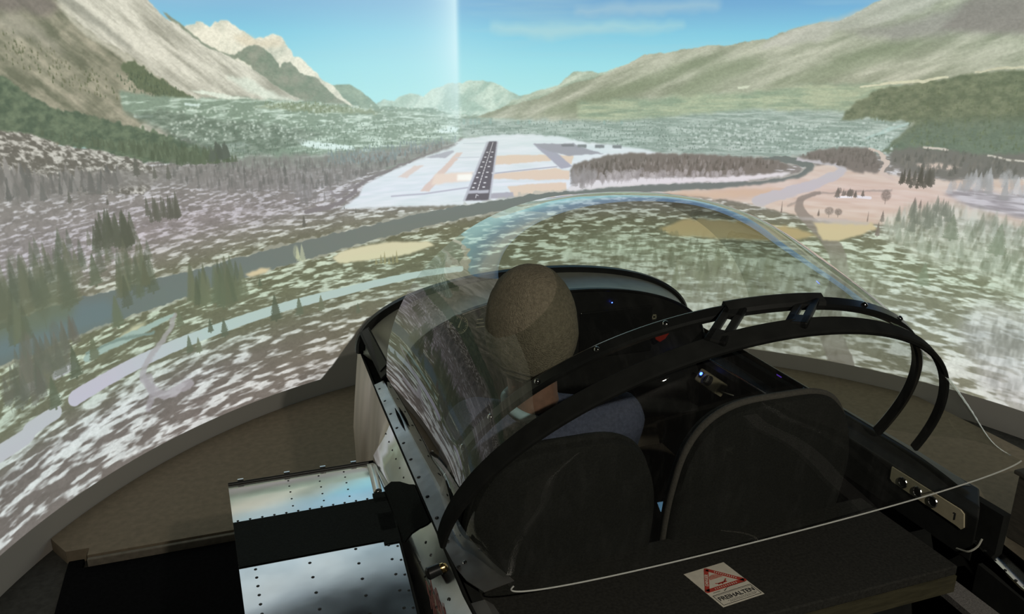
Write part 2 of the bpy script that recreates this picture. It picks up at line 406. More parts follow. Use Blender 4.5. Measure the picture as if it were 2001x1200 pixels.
def paint_picture():
    S = Picture(CW, CH)
    X, Y = S.xx, S.yy
    HZ = 455.0; XO = S.w / 2 - 1957.0                      # XO: shift of the picture's middle
    # --- sky
    stops = [-250, 100, 195, 260, 330, 400, 470]
    cols = np.array([(84, 138, 205), (94, 150, 212), (112, 172, 222), (128, 202, 234), (152, 220, 238), (168, 229, 238), (180, 230, 232)], np.float32) / 255
    for k in range(3): S.a[..., k] = np.interp(Y, stops, cols[:, k])
    cl = np.clip(S.fbm(X / 420, Y / 38, 4, 11) * 2.6 - 1.35, 0, 1) * np.clip((Y - 120) / 60, 0, 1) * np.clip((330 - Y) / 80, 0, 1)
    S.put(cl * .55, C(170, 205, 222), 0, S.w, 0, S.h)
    S.stroke([(1811, 248), (1964, 256), (2115, 243), (2276, 241)], [14, 30, 26, 10], C(165, 212, 226), soft=22, rough=10, rs=50, alpha=.75)
    S.stroke([(2026, 208), (2188, 199), (2357, 191)], [18, 34, 20], C(158, 196, 222), soft=22, rough=10, rs=50, alpha=.7)
    for cx, cy, w, h in ((1330, 80, 380, 80), (1050, 120, 300, 60), (1600, 50, 260, 46)):   # cloud bank high on the left, added above the view to brighten the wing's reflection
        e = np.exp(-((X - XO - cx) / w) ** 2 - ((Y - cy) / h) ** 2); S.put(np.clip(e * (.75 + .8 * S.fbm(X / 120, Y / 22, 4, 71)), 0, .95), C(226, 232, 240), 0, S.w, 0, S.h)
    # --- ground base: seen as flat land, so its patches shrink towards the horizon
    depth = 62.0 / np.clip((Y - HZ) / PPM, .012, 9)
    ang = (X - S.w / 2) / (PPM * SCREEN_R)
    gx = np.sin(ang) * depth; gy = np.cos(ang) * depth
    foot = depth / 400.0
    lay = lambda sx, sy, k: (S.noise(X / sx + .012 * Y, Y / sy, k) * .55 + S.noise(X / sx * 2.1, Y / sy * 1.9, k + 1) * .3 + S.noise(X / sx * 4.3, Y / sy * 3.1, k + 2) * .15)
    w1 = np.clip((Y - 560) / 130, 0, 1); w2 = np.clip((Y - 760) / 200, 0, 1)
    n1 = lay(15, 3.6, 21) * (1 - w1) + lay(27, 5.4, 25) * w1 * (1 - w2) + lay(42, 9.0, 28) * w1 * w2
    n1 = .5 + (n1 - .5) * (1 + .5 * w1 * (1 - w1) + .5 * w2 * (1 - w2))
    near = np.clip((Y - 640) / 170, 0, 1)
    cover = S.fbm(X / 260, Y / 90, 3, 15)
    rightp = np.clip((X - XO - 2450) / 500, 0, 1) * np.clip((Y - 700) / 120, 0, 1); lowp = np.clip((Y - 860) / 120, 0, 1)
    cover = cover + .30 * rightp + .14 * lowp * (1 - rightp)
    snow = np.clip((n1 - .5 + (cover - .5) * .34) * 5.2, 0, 1)
    hue = S.fbm(X / 420, Y / 150, 2, 33)
    band = np.clip((Y - 640) / 90, 0, 1) * np.clip((1130 - Y) / 160, 0, 1)
    dark = C(132, 127, 124)[None, None] * (1 - band[..., None]) + C(104, 105, 86)[None, None] * band[..., None]
    lowl = np.clip((Y - 880) / 70, 0, 1)[..., None] * np.clip((1700 + XO - X) / 500, 0, 1)[..., None]
    dark = dark * (1 - lowl) + C(108, 102, 98) * lowl
    dark = dark + (C(122, 126, 106) - dark) * rightp[..., None]
    lite = C(204, 202, 205)[None, None] * (1 - band[..., None]) + C(196, 206, 190)[None, None] * band[..., None]
    lite = lite * (1 - lowl) + C(214, 214, 216) * lowl
    lite = lite + (C(206, 216, 204) - lite) * np.maximum(rightp, lowp * .5)[..., None]
    calm = (np.clip((Y - 535) / 40, 0, 1) * np.clip((710 - Y) / 60, 0, 1) * np.clip((1650 + XO - X) / 300, 0, 1))[..., None] * .55
    lite = lite + (C(178, 174, 178) - lite) * calm
    g = dark + (lite - dark) * snow[..., None] * .95
    g *= (.93 + .16 * S.fbm(X / 30, Y / 12, 3, 8))[..., None]
    m = np.clip((Y - HZ - 2) / 6, 0, 1)
    S.a += (g - S.a) * m[..., None]
    # --- far ranges in the middle
    S.poly([(1518, 416), (1540, 407), (1563, 412), (1584, 399), (1605, 396), (1635, 401), (1667, 383), (1701, 375), (1732, 373), (1753, 367), (1810, 372), (1841, 385), (1863, 400), (1966, 423), (1967, 473), (1516, 460)],
           (C(203, 220, 208), C(160, 186, 175)), 1, 4, 18, shade=lambda x, y: S.fbm(x / 26 + y / 40, y / 30, 3, 2) * 2.2 - .75)
    S.poly([(1665, 436), (1700, 407), (1721, 395), (1744, 405), (1776, 426), (1809, 442)], C(160, 186, 174), 2, 4, 14, alpha=.75)
    S.poly([(1529, 430), (1576, 404), (1602, 397), (1630, 400), (1601, 416), (1575, 432)], C(166, 190, 176), 2, 3, 14, alpha=.7)
    S.poly([(1297, 443), (1350, 397), (1391, 376), (1420, 371), (1454, 373), (1479, 385), (1502, 404), (1524, 421), (1601, 428), (1665, 431), (1702, 445), (1704, 462)],
           (C(150, 168, 150), C(128, 150, 136)), 1, 3, 20, shade=lambda x, y: S.fbm(x / 24, y / 16, 3, 4) * 2 - .5)
    # --- white peaks at the left
    S.poly([(1081, 265), (1101, 250), (1122, 245), (1139, 253), (1153, 245), (1179, 243), (1202, 252), (1219, 263), (1238, 275), (1262, 272), (1281, 266), (1299, 272), (1312, 288), (1328, 309), (1343, 313), (1362, 332), (1390, 360), (1412, 371), (1435, 397), (1467, 421), (1203, 417), (1080, 305)],
           (C(238, 230, 214), C(196, 196, 182)), 1, 5, 18, shade=lambda x, y: S.fbm(x / 30 + y / 60, y / 45, 4, 6) * 2.6 - 1.1)
    S.poly([(1191, 271), (1221, 267), (1242, 279), (1290, 272), (1308, 284), (1294, 292), (1241, 293), (1207, 287)], C(226, 208, 184), 4, 4, 12, alpha=.7)
    S.poly([(1191, 307), (1213, 294), (1236, 288), (1258, 293), (1275, 306), (1290, 332), (1304, 323), (1316, 319), (1342, 348), (1376, 356), (1401, 382), (1434, 411), (1460, 425), (1299, 421), (1255, 378), (1225, 331)],
           (C(150, 152, 138), C(124, 138, 122)), 1, 5, 14, shade=lambda x, y: S.fbm(x / 22, y / 18, 3, 7) * 2 - .5)
    S.poly([(1046, 228), (1079, 251), (1119, 280), (1159, 301), (1204, 309), (1167, 330), (1103, 301)], C(138, 146, 130), 1, 4, 14)
    # --- big snowy slope
    slope = lambda x, y: S.fbm((x * .8 + y * .6) / 90, (y * .8 - x * .6) / 13, 4, 10) * 2.3 - .72
    S.poly([(-195, 348), (78, -158), (634, -282), (855, -86), (913, 75), (978, 180), (1017, 214), (1039, 236), (1079, 256), (1127, 291), (1181, 312), (1212, 325), (1236, 341), (1274, 367), (1320, 394), (1350, 405), (1337, 414), (1393, 479), (991, 457)],
           (C(222, 216, 204), C(164, 160, 148)), 1, 4, 16, shade=slope)
    S.poly([(1165, 350), (1211, 351), (1278, 389), (1325, 405), (1253, 399)], C(226, 232, 220), 3, 5, 12, alpha=.8)
    # --- nearer brown slope with woods
    S.poly([(-195, 348), (64, -126), (563, -248), (699, -45), (774, 130), (836, 220), (853, 238), (878, 261), (928, 290), (974, 311), (1010, 337), (1049, 366), (1091, 388), (1032, 407), (938, 444), (682, 450)],
           (C(172, 164, 146), C(112, 113, 96)), 1, 6, 14, shade=lambda x, y: slope(x, y) * .75 + S.fbm(x / 22, y / 15, 3, 12) * .9 - .25)
    S.poly([(711, 214), (793, 209), (835, 221), (844, 235), (804, 246), (758, 240), (705, 237)], C(122, 112, 110), 5, 8, 16, alpha=.75)
    S.poly([(703, 244), (766, 247), (815, 281), (840, 305), (776, 285), (699, 261)], C(176, 168, 156), 6, 8, 20, alpha=.6)
    S.poly([(832, 223), (849, 222), (870, 252), (905, 277), (952, 301), (995, 327), (1029, 356), (1007, 353), (941, 307), (885, 276), (851, 249)], C(206, 200, 186), 2, 4, 12, alpha=.75)
    S.poly([(838, 218), (881, 243), (931, 275), (971, 301), (965, 287), (920, 253), (885, 225), (867, 217)], C(146, 144, 134), 3, 4, 16, alpha=.7)
    dk = [C(92, 104, 84), C(100, 112, 92), C(84, 96, 78)]
    S.poly([(-168, 308), (692, 330), (718, 338), (758, 370), (812, 391), (890, 414), (993, 443), (1079, 474), (1146, 501), (1161, 521), (984, 502), (744, 433), (-189, 339)],
           (C(108, 122, 100), C(82, 98, 82)), 1, 8, 10, shade=lambda x, y: S.fbm(x / 14, y / 8, 3, 13) * 2.4 - .7)
    S.poly([(940, 323), (973, 316), (1009, 342), (1050, 364), (1083, 384), (1099, 395), (1034, 391), (973, 365)], C(102, 112, 88), 1, 6, 9)
    S.grove([(929, 344), (979, 327), (1039, 363), (1096, 396), (1023, 393), (951, 369)], 140, (5, 8), .5, dk, mix=.4)
    S.grove([(724, 271), (778, 277), (857, 317), (922, 352), (927, 388), (819, 357), (714, 315)], 130, (4, 7), .6, [C(112, 112, 88), C(98, 104, 80)], mix=.5)
    # --- valley at the left: fields, hedges, villages
    S.poly([(930, 368), (1036, 384), (1102, 389), (1195, 391), (1325, 402), (1461, 419), (1575, 434), (1737, 451), (1993, 463), (1994, 518), (1729, 505), (1702, 523), (1542, 569), (1118, 529), (1146, 501), (1026, 445), (935, 402)],
           (C(132, 150, 134), C(200, 216, 204)), 2, 5, 14, shade=lambda x, y: S.fbm(x / 34, y / 5.5, 4, 17) * 3.2 - 1.35 + (x - XO - 1900) / 2600)
    S.poly([(1082, 374), (1116, 374), (1195, 391), (1229, 396), (1159, 393)], C(228, 234, 222), 1, 3, 12, alpha=.9)
    for q in ([(954, 413), (998, 414), (993, 418), (956, 417)], [(1130, 482), (1184, 479), (1207, 490), (1147, 491)], [(1136, 488), (1192, 497), (1205, 504), (1158, 499)],
              [(1312, 480), (1355, 492), (1455, 510), (1459, 519), (1366, 509), (1329, 499)], [(1670, 483), (1703, 475), (1724, 478), (1716, 490), (1679, 491)], [(1067, 395), (1103, 400), (1098, 404), (1069, 401)]):
        S.poly(q, C(224, 240, 238), 1, 2, 9, alpha=.9)
    S.poly([(1216, 410), (1301, 406), (1398, 416), (1498, 429), (1536, 440), (1422, 435), (1299, 421)], C(138, 148, 120), 2, 5, 12, alpha=.75)
    S.poly([(934, 408), (1032, 408), (1131, 430), (1272, 451), (1393, 479), (1342, 491), (1291, 505), (1145, 507), (1036, 459)], (C(150, 162, 150), C(98, 112, 100)), 3, 9, 14, alpha=.75, shade=lambda x, y: S.fbm(x / 18, y / 6, 3, 18) * 2.6 - .6)
    gr = [C(104, 124, 110), C(116, 136, 122), C(94, 112, 98)]
    S.grove([(1028, 431), (1199, 453), (1471, 458), (1730, 462), (1729, 495), (1466, 528), (1144, 513)], 620, (3.5, 7), .55, gr, mix=.4, alpha=.7)
    S.grove([(1205, 402), (1374, 409), (1498, 429), (1347, 434)], 150, (3, 6), .7, [C(112, 126, 98), C(128, 138, 108)], mix=.5, alpha=.75)
    for k in range(520):                                   # houses
        q = S.within([(1033, 398), (1744, 426), (1742, 512), (1023, 464)], S.rng.random(), S.rng.random())
        S.poly([(q[0], q[1]), (q[0] + 2.5 + 4 * S.rng.random(), q[1]), (q[0] + 4, q[1] + 2.4), (q[0], q[1] + 2.4)], C(222, 232, 222), 1, alpha=.75)
    S.poly([(-9, 330), (640 + XO, 380), (760 + XO, 480), (-9, 480)], (C(120, 124, 112), C(150, 150, 142)), 3, shade=lambda x, y: S.fbm(x / 20, y / 8, 3, 61))
    # --- little hill, speckled with snow
    S.poly([(-189, 339), (690, 415), (747, 427), (800, 449), (880, 469), (943, 489), (1003, 523), (952, 557), (-212, 371)],
           (C(108, 104, 98), C(196, 192, 186)), 1, 4, 12, shade=lambda x, y: S.fbm(x / 9, (y - x * .25) / 4.5, 3, 19) * 3.6 - 1.5)
    # --- right hand hills, far to near
    rl = lambda x, y: S.fbm((x * .93 - y * .37) / 110, (y * .93 + x * .37) / 20, 4, 23) * 2.4 - .7
    S.poly([(1809, 453), (1862, 417), (1927, 395), (1976, 383), (2017, 349), (2055, 347), (2081, 353), (2119, 340), (2175, 323), (2243, 307), (2341, 291), (2389, 289), (2354, 472), (1809, 470)],
           (C(196, 206, 190), C(152, 168, 150)), 1, 4, 18, shade=rl)
    S.poly([(1769, 454), (1842, 431), (1927, 413), (2004, 380), (2094, 357), (2193, 310), (2280, 298), (2346, 286), (2395, 287), (2482, 270), (2533, 252), (2599, 235), (2638, 234), (2689, 206), (2721, 190), (2796, 153), (3934, 194), (4013, 410), (2503, 493), (1993, 473)],
           (C(192, 192, 176), C(148, 153, 134)), 1, 4, 20, shade=rl)
    S.poly([(2516, 257), (2594, 237), (2689, 206), (2721, 190), (2828, 165), (2861, 186), (2806, 220), (2746, 235), (2640, 254), (2598, 278), (2461, 296)], C(196, 192, 188), 4, 6, 16, alpha=.55)
    S.poly([(2640, 256), (2767, 241), (2856, 217), (2882, 197), (3944, 223), (3965, 281), (2912, 261), (2762, 279)], C(148, 144, 142), 8, 8, 30, alpha=.75)
    S.poly([(2854, 258), (2887, 202), (2925, 159), (3934, 194), (3963, 276), (2960, 260)], C(138, 130, 128), 5, 8, 30, alpha=.65)
    for q in ([(1914, 454), (2018, 413), (2158, 374), (2282, 325), (2391, 310), (2247, 374), (2097, 430), (2019, 458)],
              [(2538, 359), (2647, 312), (2772, 277), (2845, 279), (2716, 334), (2608, 370), (2469, 384)],
              [(2249, 411), (2344, 337), (2439, 313), (2487, 324), (2396, 373), (2313, 416)]):
        S.poly(q, C(128, 140, 114), 8, 8, 30, alpha=.6)
    S.poly([(2031, 423), (2249, 411), (2446, 396), (2609, 376), (2785, 367), (2812, 411), (2665, 463), (2380, 484), (2033, 469)],
           (C(178, 188, 160), C(140, 160, 138)), 5, 8, 20, shade=lambda x, y: S.fbm(x / 60, y / 9, 4, 27) * 2.8 - .9, alpha=.9)
    S.poly([(1862, 463), (2124, 469), (2450, 439), (2661, 434), (2818, 451), (2796, 526), (2509, 555), (2258, 557), (2100, 532), (1729, 503), (1730, 458)],
           (C(142, 160, 152), C(178, 192, 186)), 4, 5, 20, shade=lambda x, y: S.fbm(x / 40, y / 5, 4, 29) * 3 - 1.1)
    S.poly([(1972, 383), (1998, 380), (1927, 405), (1875, 422), (1835, 429)], C(214, 222, 206), 4, 4, 14, alpha=.6)
    S.poly([(2421, 384), (2452, 379), (2445, 387), (2424, 389)], C(216, 220, 200), 1, 1, 9, alpha=.85)
    # wooded flank at the right with the white track above it
    S.poly([(2664, 458), (2695, 415), (2739, 383), (2796, 373), (2877, 356), (2945, 342), (3970, 296), (4013, 410), (2895, 539), (2763, 524), (2801, 482), (2829, 455), (2730, 446)],
           (C(124, 132, 108), C(102, 113, 92)), 2, 6, 10, shade=lambda x, y: S.fbm(x / 16, y / 10, 3, 35) * 2.4 - .7)
    S.poly([(2801, 482), (2840, 452), (3993, 358), (4013, 410), (2915, 537), (2763, 528)], C(104, 122, 112), 10, 6, 14, alpha=.6)
    S.grove([(2686, 452), (2746, 396), (3024, 351), (3051, 505), (2827, 512), (2810, 467)], 420, (5, 9), .55, [C(104, 116, 88), C(92, 106, 84), C(112, 124, 98)], mix=.4, alpha=.55)
    S.stroke([(2700, 380), (2764, 369), (2827, 364), (2877, 354)], [3, 6, 7, 4], C(208, 206, 180), 2, 3, 14)
    S.stroke([(2931, 344), (2973, 335), (3029, 331)], [3, 5, 5], C(200, 196, 172), 2, 3, 14)
    S.stroke([(2725, 495), (2767, 475), (2813, 456)], [3, 8, 5], C(176, 200, 196), 3, 3, 14, alpha=.8)
    # town
    S.grove([(1736, 468), (2059, 469), (2379, 471), (2732, 460), (2805, 514), (2580, 539), (2257, 545), (2060, 523), (1742, 498)], 900, (3.5, 6), .7, [C(116, 136, 128), C(104, 124, 116), C(128, 146, 138)], mix=.5, alpha=.7)
    for k in range(400):
        i = S.rng.random(); j = S.rng.random() ** .8
        if j > .38 and i < .33: continue
        q = S.within([(1736, 468), (2781, 457), (2790, 524), (1735, 540)], i, j)
        w = 3 + 5 * S.rng.random() * (i > .53); h = 2 + 2 * (i > .53)
        S.poly([(q[0], q[1]), (q[0] + w, q[1]), (q[0] + w, q[1] + h), (q[0], q[1] + h)], C(204, 216, 212), 1, alpha=.75)
    for (x, y), h in zip([(1735, 472), (1753, 473), (1764, 473), (1774, 473), (1803, 474), (1875, 475), (1904, 476), (1985, 477), (2096, 478), (2140, 478)], (13, 14, 14, 13, 13, 9, 10, 9, 10, 9)):
        S.poly([(x, y - h), (x + 6, y - h), (x + 6, y), (x, y)], C(150, 176, 170), 1, alpha=.85)
    # fine grain on all the land so far
    land = np.clip(.16 - (S.a[..., 2] - S.a[..., 0]), 0, .1) / .1
    S.a *= (1 + .14 * land * (S.noise(X / 5.5, Y / 3.2, 91) * .55 + S.noise(X / 2.6, Y / 2.1, 93) * .45 - .5))[..., None]
    # --- airfield
    S.poly([(1411, 654), (1460, 628), (1477, 600), (1542, 576), (1635, 543), (1715, 522), (1736, 505), (1809, 500), (1875, 499), (1968, 505), (2060, 523), (2192, 538), (2273, 558), (2246, 579), (2022, 579), (2014, 675), (1862, 676), (1671, 669), (1537, 660)],
           (C(226, 230, 236), C(212, 222, 226)), 2, 3, 18, shade=lambda x, y: S.fbm(x / 60, y / 6, 3, 37) * 2 - .5)
    tan = C(224, 202, 182)
    S.poly([(1718, 540), (1734, 540), (1643, 631), (1618, 629)], C(220, 196, 186), 1, 2, 9)
    S.poly([(1563, 591), (1608, 565), (1632, 566), (1587, 593)], C(222, 204, 196), 1, 2, 9)
    S.poly([(1660, 589), (1762, 590), (1748, 610), (1649, 616)], C(234, 212, 196), 2, 2, 9)
    S.poly([(1816, 551), (1947, 552), (1968, 560), (1961, 568), (1862, 573), (1811, 574)], tan, 1, 2, 12)
    S.poly([(1813, 597), (1977, 587), (2012, 595), (2012, 616), (1942, 617), (1810, 608)], tan, 1, 2, 12)
    S.poly([(1848, 630), (1942, 625), (2004, 624), (2005, 664), (1875, 671), (1862, 652)], tan, 1, 2, 12)
    S.poly([(1971, 553), (2022, 555), (2017, 577), (1982, 571)], tan, 1, 2, 12)
    S.poly([(1718, 594), (1757, 593), (1754, 610), (1717, 609)], C(250, 246, 236), 2, 1, 9)
    ty = C(168, 168, 182)
    S.poly([(1915, 524), (1952, 525), (2020, 583), (1990, 589)], ty, 1, 1, 9)
    S.poly([(1915, 524), (2021, 525), (2061, 541), (2101, 551), (2008, 556), (1952, 542)], C(160, 160, 170), 1, 2, 9)
    S.poly([(1988, 526), (2021, 527), (2024, 533), (1992, 533)], C(128, 130, 136), 1)
    for x, y in [(2031, 527), (2076, 528), (2121, 529)]: S.poly([(x, y), (x + 24, y + 1), (x + 24, y + 9), (x, y + 8)], C(130, 136, 140), 1, 1, 8)
    S.poly([(1659, 542), (1707, 533), (1712, 537), (1688, 551), (1635, 548)], C(172, 172, 182), 1, 1, 9)
    S.stroke([(1545, 635), (1632, 636), (1745, 628)], 4, C(186, 186, 198), 2)
    S.stroke([(1808, 596), (1902, 589), (1979, 583)], 3, C(178, 178, 190), 2)
    S.stroke([(1735, 518), (1795, 519)], 2, C(196, 206, 212), 2); S.stroke([(1715, 552), (1776, 553)], 2, C(200, 204, 212), 2)
    S.poly([(1794, 646), (1864, 645), (1867, 661), (1794, 659)], C(172, 170, 182), 1, 1, 9)
    S.poly([(1796, 515), (1826, 516), (1804, 665), (1731, 661)], C(186, 188, 198), 1)
    S.poly([(1802, 515), (1822, 516), (1799, 663), (1738, 660)], C(98, 94, 104), 1)
    S.poly([(1747, 635), (1801, 637), (1799, 645), (1744, 643)], C(186, 186, 196), 1)
    for x, y in [(1757, 592), (1808, 593)]: S.poly([(x, y), (x + 10, y), (x + 10, y + 4), (x, y + 4)], C(206, 206, 212), 1)
    ra, rb = [(1812, 518), (1770, 637)]
    L = lambda f: (ra[0] + (rb[0] - ra[0]) * f, ra[1] + (rb[1] - ra[1]) * f)
    for k in range(22):
        f0 = (k / 22) ** 1.5; f1 = ((k + .55) / 22) ** 1.5
        S.stroke([L(f0), L(f1)], 1.4 + 1.6 * f0, C(220, 216, 216), 1)
    for f in (.2, .3, .4, .5, .62, .72, .84, .93):
        c = L(f); w = 4 + 8 * f
        for sx in (-1, 1): S.stroke([(c[0] + sx * w * 1.2 - 2, c[1]), (c[0] + sx * w * 1.2 + 2, c[1])], 2 + 1.6 * f, C(214, 212, 214), 1)
    S.stroke([(1765, 655), (1767, 647), (1772, 650)], 2, C(208, 206, 210), 1)
    S.stroke(S.spline([(1326, 648), (1391, 642), (1447, 619), (1467, 597), (1542, 571), (1636, 541), (1705, 522)]), np.linspace(12, 3, 49), C(128, 122, 124), 3, 4, 12)
    S.stroke([(1384, 601), (1408, 623), (1449, 600)], 7, C(132, 126, 128), 4, 4, 10, alpha=.8)
    # --- woods left of the field
    S.poly([(-204, 360), (675, 477), (800, 502), (982, 513), (1157, 510), (1340, 520), (1545, 521), (1713, 510), (1707, 524), (1542, 569), (1410, 596), (1282, 594), (1113, 572), (1011, 546), (867, 538), (741, 537), (-213, 373)], C(134, 130, 128), 4, 10, 12, alpha=.75)
    br = [C(112, 110, 108), C(124, 120, 118), C(104, 104, 102), C(140, 136, 134)]
    S.grove([(29, 418), (636, 482), (730, 492), (722, 528), (664, 522)], 100, (22, 34), .5, br, mix=.3)
    S.grove([(671, 496), (779, 504), (913, 523), (898, 547), (730, 537), (663, 524)], 110, (18, 34), .5, br, mix=.3, alpha=.75)
    S.grove([(983, 505), (1179, 523), (1388, 543), (1544, 542), (1702, 517), (1675, 535), (1516, 574), (1384, 605), (1232, 597), (1066, 566), (1001, 537)], 620, (12, 24), .42, br, mix=.45, alpha=.6)
    S.grove([(1390, 522), (1545, 515), (1716, 502), (1716, 517), (1543, 555), (1388, 551)], 260, (7, 12), .5, [C(124, 140, 142), C(140, 152, 154), C(116, 128, 130)], mix=.5, alpha=.65)
    S.grove([(745, 427), (882, 455), (1021, 479), (1179, 523), (1038, 516), (911, 476)], 260, (10, 20), .6, dk, mix=.25, alpha=.7)
    S.grove([(1124, 488), (1156, 512), (1114, 516)], 22, (16, 26), .6, [C(88, 96, 88)], alpha=.8)
    S.grove([(1283, 586), (1333, 600), (1394, 640), (1316, 644)], 30, (26, 40), .3, [C(140, 136, 136), C(120, 118, 116)], mix=.6, alpha=.6)
    for (x, y), h in zip([(797, 548), (873, 563), (1318, 682), (1422, 653), (1451, 666), (944, 522), (1012, 538), (982, 532)], (22, 12, 26, 6, 10, 36, 30, 24)): S.tree(x, y, h, h * .45, C(98, 98, 92))
    # --- river
    riv = S.spline([(25, 653), (610, 736), (726, 743), (873, 748), (991, 751), (1152, 746), (1321, 734), (1454, 722), (1616, 703), (1766, 686), (1929, 665), (2104, 650), (2263, 637), (2416, 626), (2515, 614), (2586, 594), (2610, 575), (2590, 561), (2534, 555), (2485, 555)], 5)
    n = len(riv); wid = np.interp(np.linspace(0, 1, n), [0, .12, .3, .45, .55, .7, .78, .84, .9, 1], [70, 62, 44, 33, 24, 15, 13, 20, 17, 5])
    S.stroke(riv, wid + 8, C(176, 178, 170), 4, 9, 16, alpha=.6)
    S.stroke(riv, wid, (C(112, 120, 118), C(98, 112, 114)), 2, 5, 20, shade=lambda x, y: (1700 + XO - x) / 900)
    S.stroke(S.spline([(26, 652), (610, 736), (726, 745), (826, 752)], 5), 46, C(96, 120, 132), 18, 4, 20, alpha=.6)
    # --- right bank of the river
    S.poly([(2007, 637), (2063, 619), (2143, 612), (2287, 610), (2414, 603), (2513, 591), (2570, 582), (2550, 596), (2440, 615), (2262, 627), (2104, 638), (2013, 648)], C(220, 216, 218), 2, 4, 12)
    S.poly([(2012, 608), (2019, 579), (2127, 551), (2245, 550), (2385, 550), (2534, 557), (2560, 573), (2513, 591), (2389, 604), (2196, 611), (2063, 619)], C(122, 115, 110), 2, 6, 10)
    S.grove([(2017, 603), (2128, 572), (2258, 563), (2535, 564), (2548, 579), (2364, 602), (2063, 619)], 320, (11, 25), .5, [C(108, 101, 96), C(120, 112, 107), C(98, 93, 88), C(142, 135, 131)], mix=.35, alpha=.75)
    S.grove([(2013, 627), (2103, 609), (2261, 608), (2464, 598), (2440, 612), (2196, 624), (2064, 641)], 130, (18, 26), .55, [C(168, 162, 162), C(152, 146, 146), C(184, 178, 178)], kind=1, alpha=.7)
    S.grove([(2012, 619), (2063, 603), (2090, 633), (2031, 648)], 24, (28, 44), .4, [C(150, 146, 146), C(132, 128, 126)], mix=.7, alpha=.6)
    S.poly([(2250, 650), (2391, 635), (2503, 619), (2598, 596), (2621, 569), (2675, 551), (2746, 565), (2814, 579), (2921, 575), (4020, 429), (4047, 499), (3079, 660), (2955, 655), (2786, 696), (2646, 701), (2559, 687), (2457, 667)],
           (C(204, 182, 168), C(214, 198, 186)), 2, 4, 16, shade=lambda x, y: S.fbm(x / 70, y / 9, 3, 41) * 2.4 - .7)
    S.poly([(2250, 650), (2392, 640), (2565, 623), (2518, 644), (2394, 662), (2303, 660)], C(208, 178, 152), 4, 4, 16, alpha=.7)
    S.stroke(S.spline([(2582, 554), (2653, 557), (2685, 570), (2657, 594), (2589, 627), (2495, 661)]), np.linspace(9, 30, 41), C(190, 186, 190), 4, 5, 18)
    S.poly([(2581, 549), (2626, 527), (2694, 516), (2745, 520), (2769, 552), (2764, 574), (2713, 573), (2677, 561), (2629, 554)], C(124, 116, 112), 2, 6, 9)
    S.poly([(2788, 548), (2779, 522), (2847, 506), (2953, 514), (4011, 405), (4017, 420), (2961, 563), (2921, 573), (2846, 573)], C(116, 114, 110), 3, 7, 10)
    S.stroke([(2739, 516), (2765, 528), (2779, 548), (2771, 571), (2799, 585)], [6, 9, 12, 9, 8], C(206, 188, 178), 2, 5, 9)
    S.poly([(2842, 546), (2884, 540), (2937, 544), (2928, 552), (2855, 556)], C(204, 184, 172), 2, 4, 9)
    S.stroke([(2853, 507), (2901, 509)], 5, C(200, 190, 180), 2, 2, 9); S.stroke([(2983, 514), (3024, 520), (3063, 520)], 4, C(198, 190, 180), 2, 2, 9)
    S.grove([(2581, 547), (2695, 521), (2754, 529), (2763, 569), (2677, 566)], 150, (7, 12), .6, [C(116, 108, 104), C(106, 100, 96)], mix=.5, alpha=.7)
    S.grove([(2788, 544), (2848, 513), (3044, 525), (3050, 558), (2857, 573)], 220, (9, 16), .6, [C(110, 108, 104), C(98, 98, 94), C(122, 118, 112)], mix=.4, alpha=.7)
    S.grove([(2802, 599), (2821, 583), (2881, 577), (2882, 598), (2818, 607)], 26, (26, 36), .34, [C(84, 82, 76), C(92, 90, 84)])
    S.stroke([(2797, 611), (2730, 618), (2638, 633), (2592, 655), (2569, 669)], 5, C(164, 152, 144), 3, 3, 14, alpha=.8)
    S.stroke(S.spline([(2638, 631), (2606, 643), (2595, 659), (2603, 685), (2635, 713), (2675, 747), (2706, 808), (2704, 889), (2701, 971), (2735, 1048), (2754, 1100)]), np.linspace(7, 64, 81), (C(140, 130, 124), C(120, 118, 108)), 4, 4, 20, alpha=.85, shade=lambda x, y: (y - 680) / 160)
    S.stroke([(2679, 638), (2713, 635)], 5, C(232, 232, 236), 1); S.stroke([(2725, 633), (2754, 633)], 7, C(222, 220, 224), 1)
    S.grove([(2669, 643), (2755, 635), (2743, 631), (2685, 632)], 14, (14, 24), .55, [C(110, 104, 98)], mix=.4)
    for (x, y), h, k, f in zip([(2642, 689), (2666, 689), (2687, 687), (2788, 644), (2781, 724), (2787, 688), (2851, 649), (2864, 647), (2554, 689), (2755, 692), (2949, 620)],
                               (16, 26, 22, 34, 34, 26, 26, 20, 28, 24, 18), (0, 1, 1, 1, 0, 0, 0, 0, 0, 0, 0), (.4, .9, .9, .7, .34, .4, .4, .4, .12, .12, .4)):
        S.tree(x, y, h, h * f, C(118, 108, 102), kind=k)
    S.poly([(2905, 605), (2944, 589), (3017, 593), (4025, 443), (4040, 480), (3075, 638), (2972, 633)], (C(196, 194, 198), C(150, 146, 150)), 4, 6, 14, shade=lambda x, y: S.fbm(x / 40, y / 5, 3, 43) * 3 - 1)
    S.grove([(2916, 608), (2962, 571), (3052, 569), (3717, 479), (3723, 499), (3030, 609)], 150, (20, 36), .5, [C(168, 168, 170), C(184, 184, 186), C(150, 150, 150)], mix=.4, alpha=.7)
    fld = C(204, 188, 150)
    S.poly([(2632, 705), (2693, 696), (2764, 691), (2778, 704), (2754, 720), (2698, 744), (2657, 747)], fld, 2, 4, 14)
    S.poly([(2249, 745), (2320, 718), (2449, 717), (2600, 724), (2650, 740), (2554, 760), (2402, 766), (2283, 763)], C(176, 158, 116), 3, 5, 14)
    S.poly([(2572, 698), (2668, 691), (2762, 691), (2752, 700), (2646, 704)], C(184, 178, 178), 2, 4, 14, alpha=.7)
